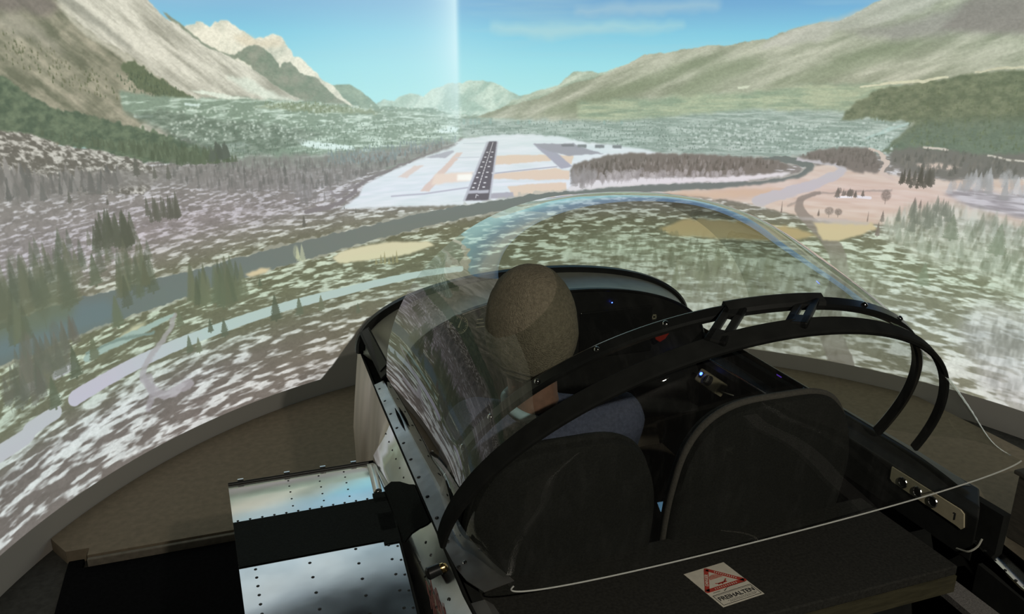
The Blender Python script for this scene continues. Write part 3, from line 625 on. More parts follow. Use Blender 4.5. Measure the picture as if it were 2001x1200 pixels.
    # --- frosted woods on the right foreground
    frost = lambda x, y: (S.noise(x / 9, y / 26, 81) * .5 + S.noise(x / 4.5, y / 9, 83) * .3 + S.fbm(x / 60, y / 40, 2, 85) * .35 - .08) * 2.2 - .75
    S.poly([(2784, 724), (2791, 670), (2846, 649), (2919, 626), (2993, 635), (3078, 655), (4044, 490), (4069, 555), (3095, 809), (2997, 783), (2885, 762)], (C(204, 210, 198), C(116, 124, 106)), 9, 18, 22, alpha=.72, shade=frost)
    S.poly([(2985, 909), (3027, 837), (3110, 828), (4069, 555), (4118, 674), (3158, 1090), (3073, 1046)], (C(206, 210, 208), C(140, 144, 142)), 16, 24, 30, alpha=.6, shade=frost)
    fr = [C(170, 178, 166), C(140, 150, 134), C(186, 194, 184), C(122, 132, 114)]
    S.grove([(2788, 710), (2811, 674), (2922, 644), (3069, 666), (4044, 490), (4062, 536), (3050, 784), (2885, 762)], 420, (16, 44), .42, fr, mix=.3, alpha=.45)
    S.grove([(2808, 675), (2920, 636), (2937, 675), (2833, 714)], 40, (26, 40), .36, [C(116, 124, 112)], alpha=.6)
    for (x, y), h in zip([(3035, 729), (2937, 711), (2895, 828)], (70, 60, 56)): S.tree(x, y, h, h * .6, C(118, 132, 112), .65)
    S.poly([(1986, 792), (2203, 759), (2454, 782), (2655, 789), (2799, 795), (2828, 1013), (2558, 1066), (2214, 994), (2044, 907)], (C(186, 194, 176), C(104, 108, 88)), 22, 30, 40, alpha=.42, shade=frost)
    S.grove([(2268, 963), (2302, 846), (2535, 829), (2617, 888), (2546, 939)], 60, (40, 60), .5, [C(122, 128, 104), C(140, 144, 120)], mix=.5, alpha=.4)
    S.grove([(1999, 779), (2202, 752), (2457, 809), (2409, 868), (2070, 850)], 50, (26, 44), .45, [C(118, 124, 104), C(104, 110, 90)], mix=.5, alpha=.4)
    # --- left foreground: fields, roads and clumps of trees
    S.poly([(1384, 764), (1404, 754), (1452, 748), (1533, 747), (1639, 757), (1655, 768), (1586, 784), (1504, 786), (1402, 783)], (C(212, 204, 174), C(196, 186, 152)), 2, 3, 14, shade=lambda x, y: (y - 842) / 30)
    S.poly([(1161, 761), (1202, 756), (1227, 761), (1214, 768), (1172, 770)], C(214, 194, 160), 2, 2, 9)
    S.poly([(847, 809), (889, 798), (918, 802), (897, 811), (855, 816)], C(196, 192, 164), 3, 3, 9)
    road = S.spline([(62, 883), (566, 903), (635, 895), (691, 891)], 6)
    S.stroke(road, np.linspace(32, 26, len(road)), C(184, 184, 188), 2, 1, 12)
    road = S.spline([(736, 884), (861, 874), (973, 868), (1112, 863), (1257, 857), (1391, 853), (1501, 846), (1625, 839), (1722, 838)], 6)
    S.stroke(road, np.linspace(30, 15, len(road)), (C(190, 184, 198), C(176, 194, 190)), 2, 1, 12, shade=lambda x, y: (x - XO - 1000) / 250)
    S.stroke([(639, 826), (674, 827)], 14, C(176, 172, 176), 3, 2, 9); S.stroke([(705, 828), (744, 825)], 15, C(172, 170, 176), 3, 2, 9)
    S.stroke([(775, 823), (848, 818), (921, 812), (980, 805)], [13, 15, 13, 9], C(156, 176, 172), 3, 3, 12)
    S.stroke([(777, 814), (861, 814), (930, 826)], 5, C(120, 140, 136), 3, 3, 12)
    S.stroke(S.spline([(985, 804), (966, 833), (932, 859), (901, 883), (892, 909), (911, 943), (945, 963), (997, 958)]), np.linspace(9, 20, 57), C(166, 160, 164), 4, 5, 14, alpha=.8)
    S.stroke([(901, 913), (905, 947), (892, 975)], [20, 18, 12], C(158, 152, 156), 4, 5, 14, alpha=.7)
    dt = [C(92, 102, 84), C(102, 108, 88), C(86, 96, 80)]
    S.poly([(-264, 439), (-235, 402), (633, 645), (696, 641), (772, 634), (782, 692), (760, 741), (671, 747)], C(100, 112, 90), 10, 14, 20, alpha=.7)
    S.grove([(199, 609), (569, 662), (650, 662), (754, 666), (787, 721), (715, 745), (647, 757)], 90, (44, 86), .42, dt, mix=.2, alpha=.6)
    S.grove([(588, 820), (665, 772), (765, 771), (766, 820), (677, 860), (573, 875)], 50, (44, 70), .42, [C(104, 102, 96), C(94, 98, 90)], mix=.2, alpha=.6)
    S.grove([(632, 649), (755, 612), (958, 657), (941, 694), (751, 683)], 40, (30, 50), .45, dt, alpha=.5)
    S.grove([(826, 623), (884, 624), (924, 640), (912, 657), (836, 640)], 24, (44, 66), .4, [C(86, 92, 78)], alpha=.75)
    S.grove([(954, 600), (990, 605), (1031, 614), (1027, 622), (956, 613)], 16, (34, 50), .34, [C(94, 96, 86)], alpha=.8)
    S.grove([(856, 712), (902, 684), (952, 696), (942, 756), (869, 766)], 24, (50, 70), .4, dt, alpha=.6)
    S.grove([(1022, 791), (1061, 776), (1111, 778), (1160, 812), (1149, 840), (1055, 815)], 30, (60, 92), .36, dt, alpha=.7)
    for k, ((x, y), h) in enumerate(zip([(822, 703), (929, 732), (1227, 887), (1288, 889), (1345, 889), (1096, 889), (1008, 896), (1030, 903), (1063, 868), (855, 792), (993, 835), (1195, 797), (1441, 915), (793, 835), (748, 852), (694, 887)],
                                        (60, 50, 62, 46, 38, 44, 38, 34, 30, 62, 40, 20, 26, 50, 60, 60))): S.tree(x, y, h, h * .5, dt[k % 3], .85)
    for k, (x, y) in enumerate([(1496, 799), (1509, 800), (1519, 803), (1530, 803), (1541, 804), (1551, 804)]): S.tree(x, y, 14 + 9 * (k % 3), 8, C(148, 142, 108), .8)
    S.grove([(1285, 751), (1307, 748), (1318, 762), (1292, 762)], 5, (30, 44), .4, [C(186, 190, 160)], mix=.6, alpha=.6)
    # --- colour cast of the projector, the overlap seam, haze
    cast = (S.fbm(X / 700, Y / 210, 2, 51) - .5)[..., None]
    cb = np.stack([np.interp(Y, [380, 520, 620, 720, 800, 900, 1000], c) for c in ([1.0, 1, 1.01, 1, .98, .99, 1.01], [1.01, 1.01, .995, 1.005, 1.02, 1.005, .99], [.98, 1.0, 1.02, .98, .98, 1.02, 1.01])], -1)
    S.a *= cb * (1 + cast * np.array([-.05, .03, .03], np.float32))
    xs = 1906.0 + XO
    seam = np.where(X < xs, np.exp(-((xs - X) / 60.0)), np.exp(-((X - xs) / 9.0) ** 2)) * np.clip((560 - Y) / 260, 0, 1) ** .8
    wide = np.exp(-((X - xs + 160) / 260.0) ** 2) * np.clip((700 - Y) / 420, 0, 1)
    S.a += (np.array([.86, .98, 1.0], np.float32) - S.a) * np.clip(.62 * seam + .24 * wide, 0, 1)[..., None]
    lum = S.a.mean(-1, keepdims=True)
    S.a = np.where(lum > 0, lum + (S.a - lum) * .9, S.a)
    return np.clip(S.a, 0, 1)

def build_screen():
    A = paint_picture()
    # the cut-out kept dark so that nothing is thrown on the cockpit, and the blank rim along the foot
    S = Picture.__new__(Picture); S.w, S.h = CW, CH; S.a = np.ones((CH, CW, 3), np.float32)
    S.yy, S.xx = np.mgrid[0:CH, 0:CW].astype(np.float32)
    S.poly([(1295, 1092), (1307, 1077), (1364, 1031), (1431, 963), (1462, 932), (1524, 914), (2271, 1022), (2450, 1048), (2480, 1057), (2488, 1181)], (0, 0, 0), 1)
    rim = S.xx * 0 + 1; rim[S.yy > CH - .10 * PPM] = 0
    mask = S.a[..., :1] * rim[..., None]
    lin = np.where(A <= .04045, A / 12.92, ((A + .055) / 1.055) ** 2.4)
    lin = np.clip(lin - VEIL, 0, 1) * mask
    A = np.where(lin <= .0031308, lin * 12.92, 1.055 * np.maximum(lin, 1e-9) ** (1 / 2.4) - .055)
    px = np.ones((CH, CW, 4), np.float32); px[..., :3] = A[::-1]
    im = bpy.data.images.new('projected_picture', CW, CH); im.pixels.foreach_set(px.ravel()); im.update(); im.pack()
    m = bpy.data.materials.new('projection_screen'); m.use_nodes = True
    nt = m.node_tree; b = nt.nodes['Principled BSDF']
    t = nt.nodes.new('ShaderNodeTexImage'); t.image = im; t.interpolation = 'Cubic'; t.extension = 'EXTEND'
    b.inputs['Base Color'].default_value = (.50, .47, .435, 1); b.inputs['Roughness'].default_value = .95; b.inputs['Specular IOR Level'].default_value = .05
    nt.links.new(t.outputs[0], b.inputs['Emission Color']); b.inputs['Emission Strength'].default_value = PICTURE_GAIN
    bm = B(); uv = bm.loops.layers.uv.new('arc'); n = 144
    zs = [SCREEN_FOOT, 0] + [SCREEN_TOP * k / 8 for k in range(1, 9)]
    V = [[bm.verts.new((SCREEN_C[0] + SCREEN_R * math.sin(a), SCREEN_C[1] + SCREEN_R * math.cos(a), z)) for a in (-SCREEN_HALF + 2 * SCREEN_HALF * i / n for i in range(n + 1))] for z in zs]
    for j in range(len(zs) - 1):
        for i in range(n):
            f = bm.faces.new((V[j][i + 1], V[j][i], V[j + 1][i], V[j + 1][i + 1])); f.smooth = True
            for l, (ii, jj) in zip(f.loops, ((i + 1, j), (i, j), (i, j + 1), (i + 1, j + 1))): l[uv].uv = (ii / n, zs[jj] / SCREEN_TOP)
    root = thing('projection_screen', 'tall curved projection screen showing a snowy mountain valley with a runway', 'screen', (SCREEN_C[0], SCREEN_C[1] + SCREEN_R, 0))
    me = bpy.data.meshes.new('picture_surface'); bm.normal_update(); bm.to_mesh(me); bm.free(); me.materials.append(m)
    o = bpy.data.objects.new('picture_surface', me); COL.objects.link(o); o.parent = root; o.location = (-SCREEN_C[0], -SCREEN_C[1] - SCREEN_R, 0)
    # its back board, so that the screen is a board and not a film
    bm = B()
    rows = []
    for a in (-SCREEN_HALF + 2 * SCREEN_HALF * i / 84 for i in range(85)):
        s_, c_ = math.sin(a), math.cos(a)
        rows.append([(SCREEN_C[0] + r_ * s_, SCREEN_C[1] + r_ * c_, z) for r_, z in ((SCREEN_R + .003, SCREEN_FOOT), (SCREEN_R + .03, SCREEN_FOOT), (SCREEN_R + .03, SCREEN_TOP), (SCREEN_R + .003, SCREEN_TOP))])
    loft(bm, rows, True)
    k = obj('back_board', bm, M['wall'], root); k.location = o.location
build_screen()

# ---------------------------------------------------------------- the cockpit
CX0 = .885                                              # centre plane of the aircraft
ck = thing('aircraft_cockpit', 'open two-seat aircraft cockpit of riveted aluminium with black interior', 'cockpit', (CX0, 1.6, 0))
def at_ck(o): o.location = (-CX0, -1.6, 0); return o
def ckp(name, bm, m, **k): return at_ck(obj(name, bm, m, ck, **k))
def sub(parent, name, bm, m, **k): return obj(name, bm, m, parent, **k)

def skin_row(Y):
    w = np.interp(Y, [.3, .8, 1.15, 2.0, 2.45, 2.9], [.50, .56, .588, .59, .585, .40])
    zt = np.interp(Y, [.3, .9, 1.2, 2.45, 2.9], [1.03, 1.06, 1.08, 1.08, .98])
    zb = np.interp(Y, [.3, 1.2, 2.45, 2.9], [.48, .36, .36, .55])
    f = float(np.interp(Y, [1.86, 1.96], [1, 0]))
    rear = [(-w, zt), (-w - .014, zt - .030), (-w - .032, zt - .058), (-w - .046, zt - .080), (-w - .050, zt - .14), (-w - .036, zt - .26), (-w, zt - .40)]
    nose = [(-w, zt), (-w - .004, zt - .030), (-w - .008, zt - .060), (-w - .012, zt - .095), (-w - .022, zt - .18), (-w - .032, zt - .28), (-w - .03, zt - .42)]
    half = [(a * f + c * (1 - f), b * f + d * (1 - f)) for (a, b), (c, d) in zip(rear, nose)] + [(-w * .86, zb + .10), (-w * .6, zb + .02), (0, zb)]
    dz = float(np.interp(Y, [1.131, 1.149], [.075, 0]))                # the right edge lies lower behind the canopy
    return [(CX0 + x, Y, z) for x, z in half] + [(CX0 - x, Y, z - dz * (z > .8)) for x, z in half[-2::-1]]
rows = [skin_row(y) for y in (.32, .55, .8, 1.0, 1.13, 1.15, 1.3, 1.5, 1.75, 1.86, 1.96, 2.1, 2.25, 2.45, 2.6, 2.75, 2.9)]
bm = B(); V = loft(bm, rows); bm.faces.new(V[-1]); bm.faces.new(V[0][::-1])
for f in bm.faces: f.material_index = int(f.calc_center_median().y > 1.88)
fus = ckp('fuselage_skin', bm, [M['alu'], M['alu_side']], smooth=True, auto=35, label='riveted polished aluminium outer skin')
# cowling over the nose, in front of the panel arch (low, mostly hidden)
bm = B(); rr = []
for Y, w, zc in ((2.43, .57, 1.22), (2.6, .52, 1.12), (2.75, .46, 1.03), (2.9, .38, .98)):
    zt = np.interp(Y, [.3, .9, 1.2, 2.45, 2.9], [1.03, 1.06, 1.08, 1.08, .98]); w = np.interp(Y, [2.45, 2.9], [.585, .40])
    rr.append(arch((CX0 - w, Y, zt - .005), (CX0 + w, Y, zt - .005), (CX0, Y, max(zt + .005, zc)), 2.2, 20))
loft(bm, rr); ckp('nose_cowling', bm, M['alu_dull'], smooth=True)
# dark seam between skin and canopy skirt
ckp('seam_strip', tube(B(), [(CX0 - np.interp(y, [.8, 1.15, 2.0, 2.4], [.56, .588, .59, .586]) + .003, y, np.interp(y, [.9, 1.2], [1.06, 1.08]) + .002) for y in np.linspace(1.02, 2.36, 24)], .0035, 6), M['black_matt'])
# lining of the cockpit: side walls, floor, seat bulkhead
for s in (-1, 1):
    bm = B(); prism(bm, [(CX0 + s * .575, 1.04, 1.072), (CX0 + s * .575, 2.42, 1.072), (CX0 + s * .565, 2.42, .56), (CX0 + s * .565, 1.04, .56)], (-s * .02, 0, 0))
    ckp('side_lining', bm, M['black_matt'])
ckp('cockpit_floor', box(B(), (CX0, 1.80, .55), (1.10, 1.24, .02)), M['carpet'], label='grey brown carpeted cockpit floor')
ckp('seat_bulkhead', prism(B(), [(CX0 - .545, 1.19, .44), (CX0 + .545, 1.19, .44), (CX0 + .545, 1.19, .955), (CX0 - .545, 1.19, .955)], (0, -.02, 0)), M['black_matt'])
ckp('centre_tunnel', box(B(), (.845, 1.62, .66), (.10, .80, .22)), M['carpet'], label='brown carpeted tunnel between the seats', bevel=.02)
ckp('tunnel_plate', prism(B(), [(.864, 1.448, .9545), (.916, 1.452, .9545), (.920, 1.492, .950), (.880, 1.494, .950)], (0, 0, -.012)), M['alu_edge'], label='small bright metal plate between the two seats')
# deck behind the seats
dk_ = ckp('rear_deck', prism(B(), [(.335, 1.045, .968), (1.345, 1.045, .968), (1.345, 1.33, .968), (.335, 1.33, .968)], (0, 0, -.022)), M['deckm'], label='flat black deck behind the seats', bevel=.003)
ckp('deck_edge', prism(B(), [(.335, 1.043, .945), (1.345, 1.043, .945), (1.345, 1.043, .905), (.335, 1.043, .905)], (0, .018, 0)), M['ply'], label='yellowish wooden edge of the deck')
ckp('tail_lining', prism(B(), [(.36, .34, .60), (1.41, .34, .60), (1.41, 1.03, .60), (.36, 1.03, .60)], (0, 0, -.02)), M['black_matt'])
for s in (-1, 1):
    bm = B(); prism(bm, [(CX0 + s * (.485 if s > 0 else .54), .36, .925 if s > 0 else .99), (CX0 + s * (.535 if s > 0 else .545), 1.05, .955 if s > 0 else 1.03), (CX0 + s * .53, 1.05, .60), (CX0 + s * .48, .36, .60)], (-s * .012, 0, 0))
    ckp('tail_side_lining', bm, M['black_matt'])
ckp('tail_shelf', prism(B(), [(1.352, 1.09, .885), (1.405, 1.09, .885), (1.385, .40, .885), (1.30, .40, .885)], (0, 0, -.015)), M['greyp'], label='grey felt covered shelf behind the deck')
# left lip of the skin behind the canopy and the bright right-hand sill
def strip(rows, m, name, **k):
    bm = B(); loft(bm, rows); o = ckp(name, bm, m, **k); solid(o, .004, 0); return o
lip = strip([[(CX0 - w + .001, y, z), (CX0 - w + .03, y, z + .002), (CX0 - w + a, y, z - .012), (CX0 - w + a + .012, y, z - .08)] for y, w, z, a in ((.34, .505, 1.030, .04), (.8, .56, 1.050, .045), (1.05, .578, 1.066, .05), (1.13, .584, 1.072, .045))], M['alu_dull'], 'rear_skin_lip')
sill = strip([[(1.468, 1.10, .982), (1.425, 1.10, .990)], [(1.452, .95, .962), (1.404, .95, .970)], [(1.395, .36, .93), (1.345, .36, .938)]], M['alu'], 'right_sill', label='bright aluminium strip with rivets at the right rear')
sub(sill, 'rivet_row', (lambda b: [dome(b, (1.429 - .14 * (1.10 - y), y, .990 - .12 * (1.10 - y)), (.1, 0, 1), .0035) for y in np.linspace(1.11, .5, 22)] and b)(B()), M['black'], kind='stuff')
# black box at the right with the socket plate
ckp('right_console', prism(B(), [(1.402, 1.064, .95), (1.402, 1.064, 1.058), (1.418, 1.078, 1.074), (1.478, 1.135, 1.078), (1.478, 1.135, .95)], (0, .60, 0)), M['black'], label='long black console box along the right sill', bevel=.004)
sp = ckp('socket_plate', prism(B(), [(1.399, 1.092, 1.020), (1.399, 1.098, 1.050), (1.399, 1.108, 1.055), (1.399, 1.305, 1.055), (1.399, 1.305, 1.024), (1.399, 1.298, 1.019), (1.399, 1.11, 1.014), (1.399, 1.098, 1.012)], (.006, 0, 0)), M['beige'], label='beige plate with three round sockets')
for y in (1.266, 1.222, 1.178):
    s_ = sub(sp, 'socket', tube(B(), [(1.398, y + .0115 * math.cos(t), 1.034 + .0115 * math.sin(t)) for t in np.linspace(0, 2 * math.pi, 20)[:-1]], .0022, 6, True), M['chrome'])
    sub(sp, 'socket_hole', cyl(B(), (1.400, y, 1.034), (1.3975, y, 1.034), .0115, None, 18), M['black_gloss'])
sub(sp, 'number_mark', (lambda b: box(box(b, (1.3985, 1.117, 1.033), (.001, .0022, .016)), (1.3985, 1.1195, 1.040), (.001, .004, .0022)))(B()), M['ink'])
ckp('cable_loop', tube(B(), crom([(1.388, 1.09, .972), (1.384, 1.06, .985), (1.395, 1.05, 1.00), (1.405, 1.05, 1.018)], 6), .0022, 6), M['cable'])
# wing stubs
prof = [(1.892, .915), (1.903, .935), (1.900, .952), (1.884, .963), (1.85, .972), (1.78, .982), (1.70, .988), (1.60, .994), (1.48, 1.002), (1.40, 1.008), (1.32, 1.0135), (1.24, 1.0185), (1.1, 1.023), (.95, 1.020), (.6, 1.0)]
xin = lambda y: .226 + .060 * (y - 1.225)
xout = lambda y: -.112 + .061 * (1.9 - y)
ztop = lambda y: float(np.interp(y, [p[0] for p in prof[::-1]], [p[1] for p in prof[::-1]]))
def slope(y): d = (ztop(y + .01) - ztop(y - .01)) / .02; return Vector((0, -d, 1)).normalized()
def wing(s):
    bm = B(); rws = []
    low = [(.6, .95), (1.0, .90), (1.5, .87), (1.83, .89)]
    for q in (0, .25, .5, .75, 1):
        f = (lambda y: xin(y) + (xout(y) - xin(y)) * q) if s < 0 else (lambda y: 2 * CX0 - (xin(y) + (xout(y) - xin(y)) * q))
        rws.append([(f(y), y, z) for y, z in prof + low])
    V = loft(bm, rws, True); bm.faces.new(V[0]); bm.faces.new(V[-1][::-1])
    return bm
wl = ckp('left_wing_stub', wing(-1), M['alu'], smooth=True, auto=35, label='riveted aluminium wing stub on the left side')
def grip(parent, s, qa, qb, ya, yb, name='walkway'):
    bm = B(); g = lambda y, q: (xin(y) + (xout(y) - xin(y)) * q) if s < 0 else 2 * CX0 - (xin(y) + (xout(y) - xin(y)) * q)
    loft(bm, [[(g(y, qa), y, ztop(y) + .0022), (g(y, qb), y, ztop(y) + .0022)] for y in np.linspace(ya, yb, 6)])
    o = sub(parent, name, bm, M['grip'], label='black anti-slip walkway strip'); solid(o, .002, 0); return o
grip(wl, -1, 0, 1, 1.472, 1.662); grip(wl, -1, -.01, .10, 1.455, 1.688, 'walkway_patch')
# between the wing root and the rail the skin rises in a soft fillet; sk(y, u) is a point on it
def sk(y, u, lift=.0015):
    r_ = skin_row(y)[:4]; k = np.interp(u, [0, .28, .68, 1], [3, 2, 1, 0]); i = int(min(k, 2)); t = k - i
    a, b_ = Vector(r_[i]), Vector(r_[i + 1]); p = a.lerp(b_, t); d = b_ - a
    return p + Vector((d.z, 0, -d.x)).normalized() * (lift if d.z < 0 else -lift)
sknor = Vector((-.75, 0, .65))
bm = B(); loft(bm, [[sk(ya + (yb - ya) * t, u, .002) for t in np.linspace(0, 1, 8)] for u, ya, yb in ((-.02, 1.455, 1.69), (.3, 1.448, 1.672), (.6, 1.43, 1.63), (.85, 1.405, 1.575), (.985, 1.395, 1.55))])
o = ckp('walkway_side', bm, M['grip'], label='black walkway strip running up the skin'); solid(o, .0015, 0)
bm = B()
def row(q0, y0, q1, y1, n, r=.0034, b=None):
    for t in np.linspace(0, 1, n):
        y = y0 + (y1 - y0) * t; q = q0 + (q1 - q0) * t; dome(bm if b is None else b, (xin(y) + (xout(y) - xin(y)) * q, y, ztop(y) + .0003), slope(y), r, .35)
row(.905, 1.455, .905, .95, 17); row(.58, 1.44, .56, 1.0, 9, .0036); row(.285, 1.46, .285, 1.0, 9, .0036); row(.075, 1.45, .075, 1.0, 9, .0034); row(.02, 1.44, .02, 1.0, 9, .003)
row(.97, 1.672, .14, 1.672, 12, .0030)
for q in (.62, .42, .25): row(q, 1.70, q, 1.85, 5, .0026)
sub(wl, 'rivet_row', bm, M['black'], kind='stuff')
bm = B()
for q, h in ((.055, .001), (-.03, .006)):
    loft(bm, [[(xin(y) - .37 * q - .011, y, ztop(y) + .0016 + h), (xin(y) - .37 * q + .009, y, ztop(y) + .002 + h * 1.6)] for y in np.linspace(1.692, 1.878, 12)])
o = sub(wl, 'root_fairing', bm, M['alu_edge'], label='two light fairing strips at the wing root', smooth=True); solid(o, .0015, 0)
bm = B(); row(.075, 1.70, .075, 1.85, 8, .0022); 
for y in np.linspace(1.70, 1.85, 8): dome(bm, (xin(y) + .012, y, ztop(y) + .0095), slope(y), .0022, .4, 6)
sub(wl, 'fairing_rivet_row', bm, M['black'], kind='stuff')
sub(wl, 'leading_edge_hinge', tube(B(), [(xin(1.9) + (xout(1.9) - xin(1.9)) * q, 1.905, .957) for q in np.linspace(.0, 1, 10)], .0045, 8), M['black'])
for q in (.92, .62, .38, .17): sub(wl, 'hinge_clip', box(B(), (xin(1.9) + (xout(1.9) - xin(1.9)) * q, 1.908, .961), (.014, .005, .010)), M['alu_edge'])
ckp('root_gap', tube(B(), [(xin(y) + .001, y, ztop(y) + .001) for y in np.linspace(.9, 1.455, 16)], .0026, 6), M['black_matt'])
bm = B()
for y in np.linspace(1.02, 1.40, 9): dome(bm, sk(y, .22, .0003), sknor, .0028)
for y in (1.10, 1.19, 1.275, 1.33, 1.375): dome(bm, sk(y, .62, .0003), sknor, .0034)
for y in np.linspace(1.58, 1.86, 7): dome(bm, sk(y, .75, .0003), sknor, .0028)
sub(fus, 'rivet_row', bm, M['black'], kind='stuff')
bm = B(); random.seed(11)
for k in range(18):
    y = random.uniform(1.19, 1.30); u = random.uniform(.12, .42); a = random.uniform(.02, .06)
    tube(bm, [sk(y - a * t + random.uniform(-.001, .001), u - .10 * t * random.uniform(.2, 1), .0004) for t in (0, .35, .7, 1)], .0006, 4)
sub(fus, 'scuff_mark', bm, M['scratch'], kind='stuff', label='reddish scuff marks on the skin')
# brass pin with a black knob on the left skin
pz = 1.060
pin = ckp('latch_pin', cyl(B(), (.280, 1.262, pz), (.306, 1.266, pz + .003), .0062, None, 14), M['brass'], smooth=True, auto=40, label='brass latch pin')
sub(pin, 'knob', cyl(cyl(B(), (.258, 1.258, pz - .003), (.281, 1.262, pz), .0125, .0115, 16), (.255, 1.2575, pz - .0035), (.258, 1.258, pz - .003), .009, .0125, 16), M['black_gloss'], smooth=True, auto=40, label='black shiny knob')
sub(pin, 'collar', cyl(B(), (.284, 1.2626, pz), (.290, 1.2635, pz + .001), .0095, None, 14), M['brass'], smooth=True, auto=40)
sub(pin, 'spike', cyl(B(), (.306, 1.266, pz + .003), (.320, 1.268, pz + .006), .005, .001, 10), M['brass'], smooth=True, auto=40)
sub(pin, 'screw', dome(B(), (.322, 1.228, 1.088), (-.4, 0, .9), .005), M['chrome'])
# front arch, instrument panel and the deck between
fa = arch((.299, 2.40, 1.085), (1.474, 2.40, 1.075), (CX0, 2.40, 1.298), 2.15, 64)
pa = arch((.40, 2.20, 1.07), (1.43, 2.20, 1.07), (.905, 2.20, 1.283), 2.15, 64)
ckp('windscreen_bow', tube(B(), fa, 0, flat=(.034, .028, [Vector((0, 1, .1))] * 65)), M['black'], smooth=True, auto=35, label='black bow arching in front of the instrument panel')
bm = B(); loft(bm, [[tuple(np.array(a) * (1 - t) + np.array(b) * t + np.array((0, 0, -.012 * math.sin(math.pi * t)))) for a, b in zip(pa, fa)] for t in np.linspace(0, 1, 7)])
ckp('glareshield', bm, M['shield'], smooth=True, label='pale metal deck between panel and bow')
ckp('glareshield_lip', tube(B(), [(p[0], p[1] - .004, p[2]) for p in pa], .005, 6), M['black_gloss'], smooth=True)
bm = B(); f = [bm.verts.new((p[0], 2.195, p[2])) for p in pa] + [bm.verts.new((1.43, 2.195, .80)), bm.verts.new((.40, 2.195, .80))]
bm.faces.new(f); r_ = bmesh.ops.extrude_face_region(bm, geom=bm.faces[:]); bmesh.ops.translate(bm, vec=(0, .03, 0), verts=[v for v in r_['geom'] if isinstance(v, bmesh.types.BMVert)])
pn = ckp('instrument_panel', bm, M['black'], label='black instrument panel with a round dial')
def gauge(x, z, r, lit=True):
    g = sub(pn, 'gauge', tube(cyl(B(), (x, 2.195, z), (x, 2.189, z), r, None, 28), [(x + r * math.cos(t), 2.188, z + r * math.sin(t)) for t in np.linspace(0, 2 * math.pi, 29)[:-1]], .002, 6, True), M['dial'])
    return g
gauge(.571, 1.215, .031)
bm = B()
for k in range(25):
    t = R(100 - 300 * k / 24)
    a, b_ = (.020 if k % 3 == 0 else .0225), .0275; ct, st = math.cos(t), math.sin(t)
    tube(bm, [(.571 + a * ct, 2.187, 1.215 + a * st), (.571 + b_ * ct, 2.187, 1.215 + b_ * st)], .0013 if k % 3 == 0 else .0008, 4)
tube(bm, [(.571 + .0285 * math.cos(R(t)), 2.187, 1.215 + .0285 * math.sin(R(t))) for t in range(-200, 60, 10)], .0011, 4)
g0 = sub(pn, 'dial_scale', bm, M['dialmark'], kind='stuff')
sub(pn, 'needle', prism(B(), [(.567, 2.1862, 1.208), (.572, 2.1862, 1.206), (.583, 2.1862, 1.242)], (0, -.0008, 0)), M['dialmark'])
for x, z in ((.66, 1.215), (.66, 1.14), (.571, 1.14), (.75, 1.215), (.75, 1.14)): gauge(x, z, .03)
bm = B()
for k in range(3): box(bm, (.638, 2.1865, 1.226 - .012 * k), (.02 + .004 * k, .001, .0022))
sub(pn, 'scale_line', bm, M['dialmark'], kind='stuff')
sub(pn, 'display', box(B(), (1.10, 2.192, 1.13), (.26, .008, .16)), M['black_gloss'], bevel=.004)
sub(pn, 'switch', (lambda b: [box(b, (1.234 + dx, 2.191, 1.168 + dz), s) for dx, dz, s in ((0, .006, (.014, .006, .003)), (0, -.006, (.014, .006, .003)), (.006, 0, (.003, .006, .013)), (-.006, 0, (.003, .006, .013)))] and b)(B()), M['dialmark'])
sub(pn, 'indicator', dome(B(), (1.078, 2.187, 1.234), (0, -1, 0), .0022), M['led'])
sub(pn, 'lever', prism(B(), [(1.211, 2.14, 1.122), (1.249, 2.14, 1.138), (1.267, 2.14, 1.143), (1.265, 2.14, 1.122), (1.253, 2.14, 1.106), (1.233, 2.14, 1.096), (1.219, 2.14, 1.106)], (0, .012, 0)), M['red'], label='red lever head', bevel=.003)
sub(pn, 'lever_stalk', cyl(B(), (1.240, 2.15, 1.115), (1.240, 2.19, 1.105), .005), M['black'])
# dark vent frame on the left, by the bow
vf = ckp('vent_frame', prism(prism(B(), [(.296, 2.375, 1.098), (.302, 2.385, 1.155), (.306, 2.385, 1.155), (.300, 2.375, 1.098)], (.012, -.006, 0)), [(.30, 2.37, 1.155), (.33, 2.37, 1.172), (.352, 2.12, 1.125), (.322, 2.12, 1.098)], (-.003, 0, .004)), M['black'], label='black framed vent by the bow')
sub(vf, 'vent_pane', prism(B(), [(.306, 2.355, 1.163), (.326, 2.355, 1.174), (.345, 2.145, 1.133), (.324, 2.145, 1.111)], (-.003, 0, .003)), M['black_gloss'])
# right side ledge with its bright edge, control box
ckp('right_ledge', prism(B(), [(1.405, 1.70, 1.03), (1.475, 1.70, 1.05), (1.475, 2.38, 1.05), (1.40, 2.38, 1.02)], (0, 0, -.02)), M['black'], label='black ledge along the right side')
ckp('ledge_trim', tube(B(), [(1.404, 1.72, 1.036), (1.402, 2.0, 1.031), (1.399, 2.36, 1.024)], .0035, 6), M['alu_edge'], label='bright metal edge of the ledge')
cb = ckp('control_box', box(B(), (0, 0, 0), (.035, .125, .046)), M['beige'], bevel=.006, label='beige control box with a blue light')
cb.location = Vector((1.385 - CX0, 2.06 - 1.6, .967)); cb.rotation_euler = (0, R(34), 0)
sub(cb, 'light_housing', box(B(), (-.0185, .038, .004), (.004, .014, .020)), M['black'])
sub(cb, 'indicator', dome(B(), (-.0215, .039, .006), (-1, 0, .1), .0062, .6), M['led'])
sub(cb, 'knob', cyl(B(), (-.0165, -.008, .001), (-.028, -.008, .001), .018, .016, 18), M['black_gloss'])
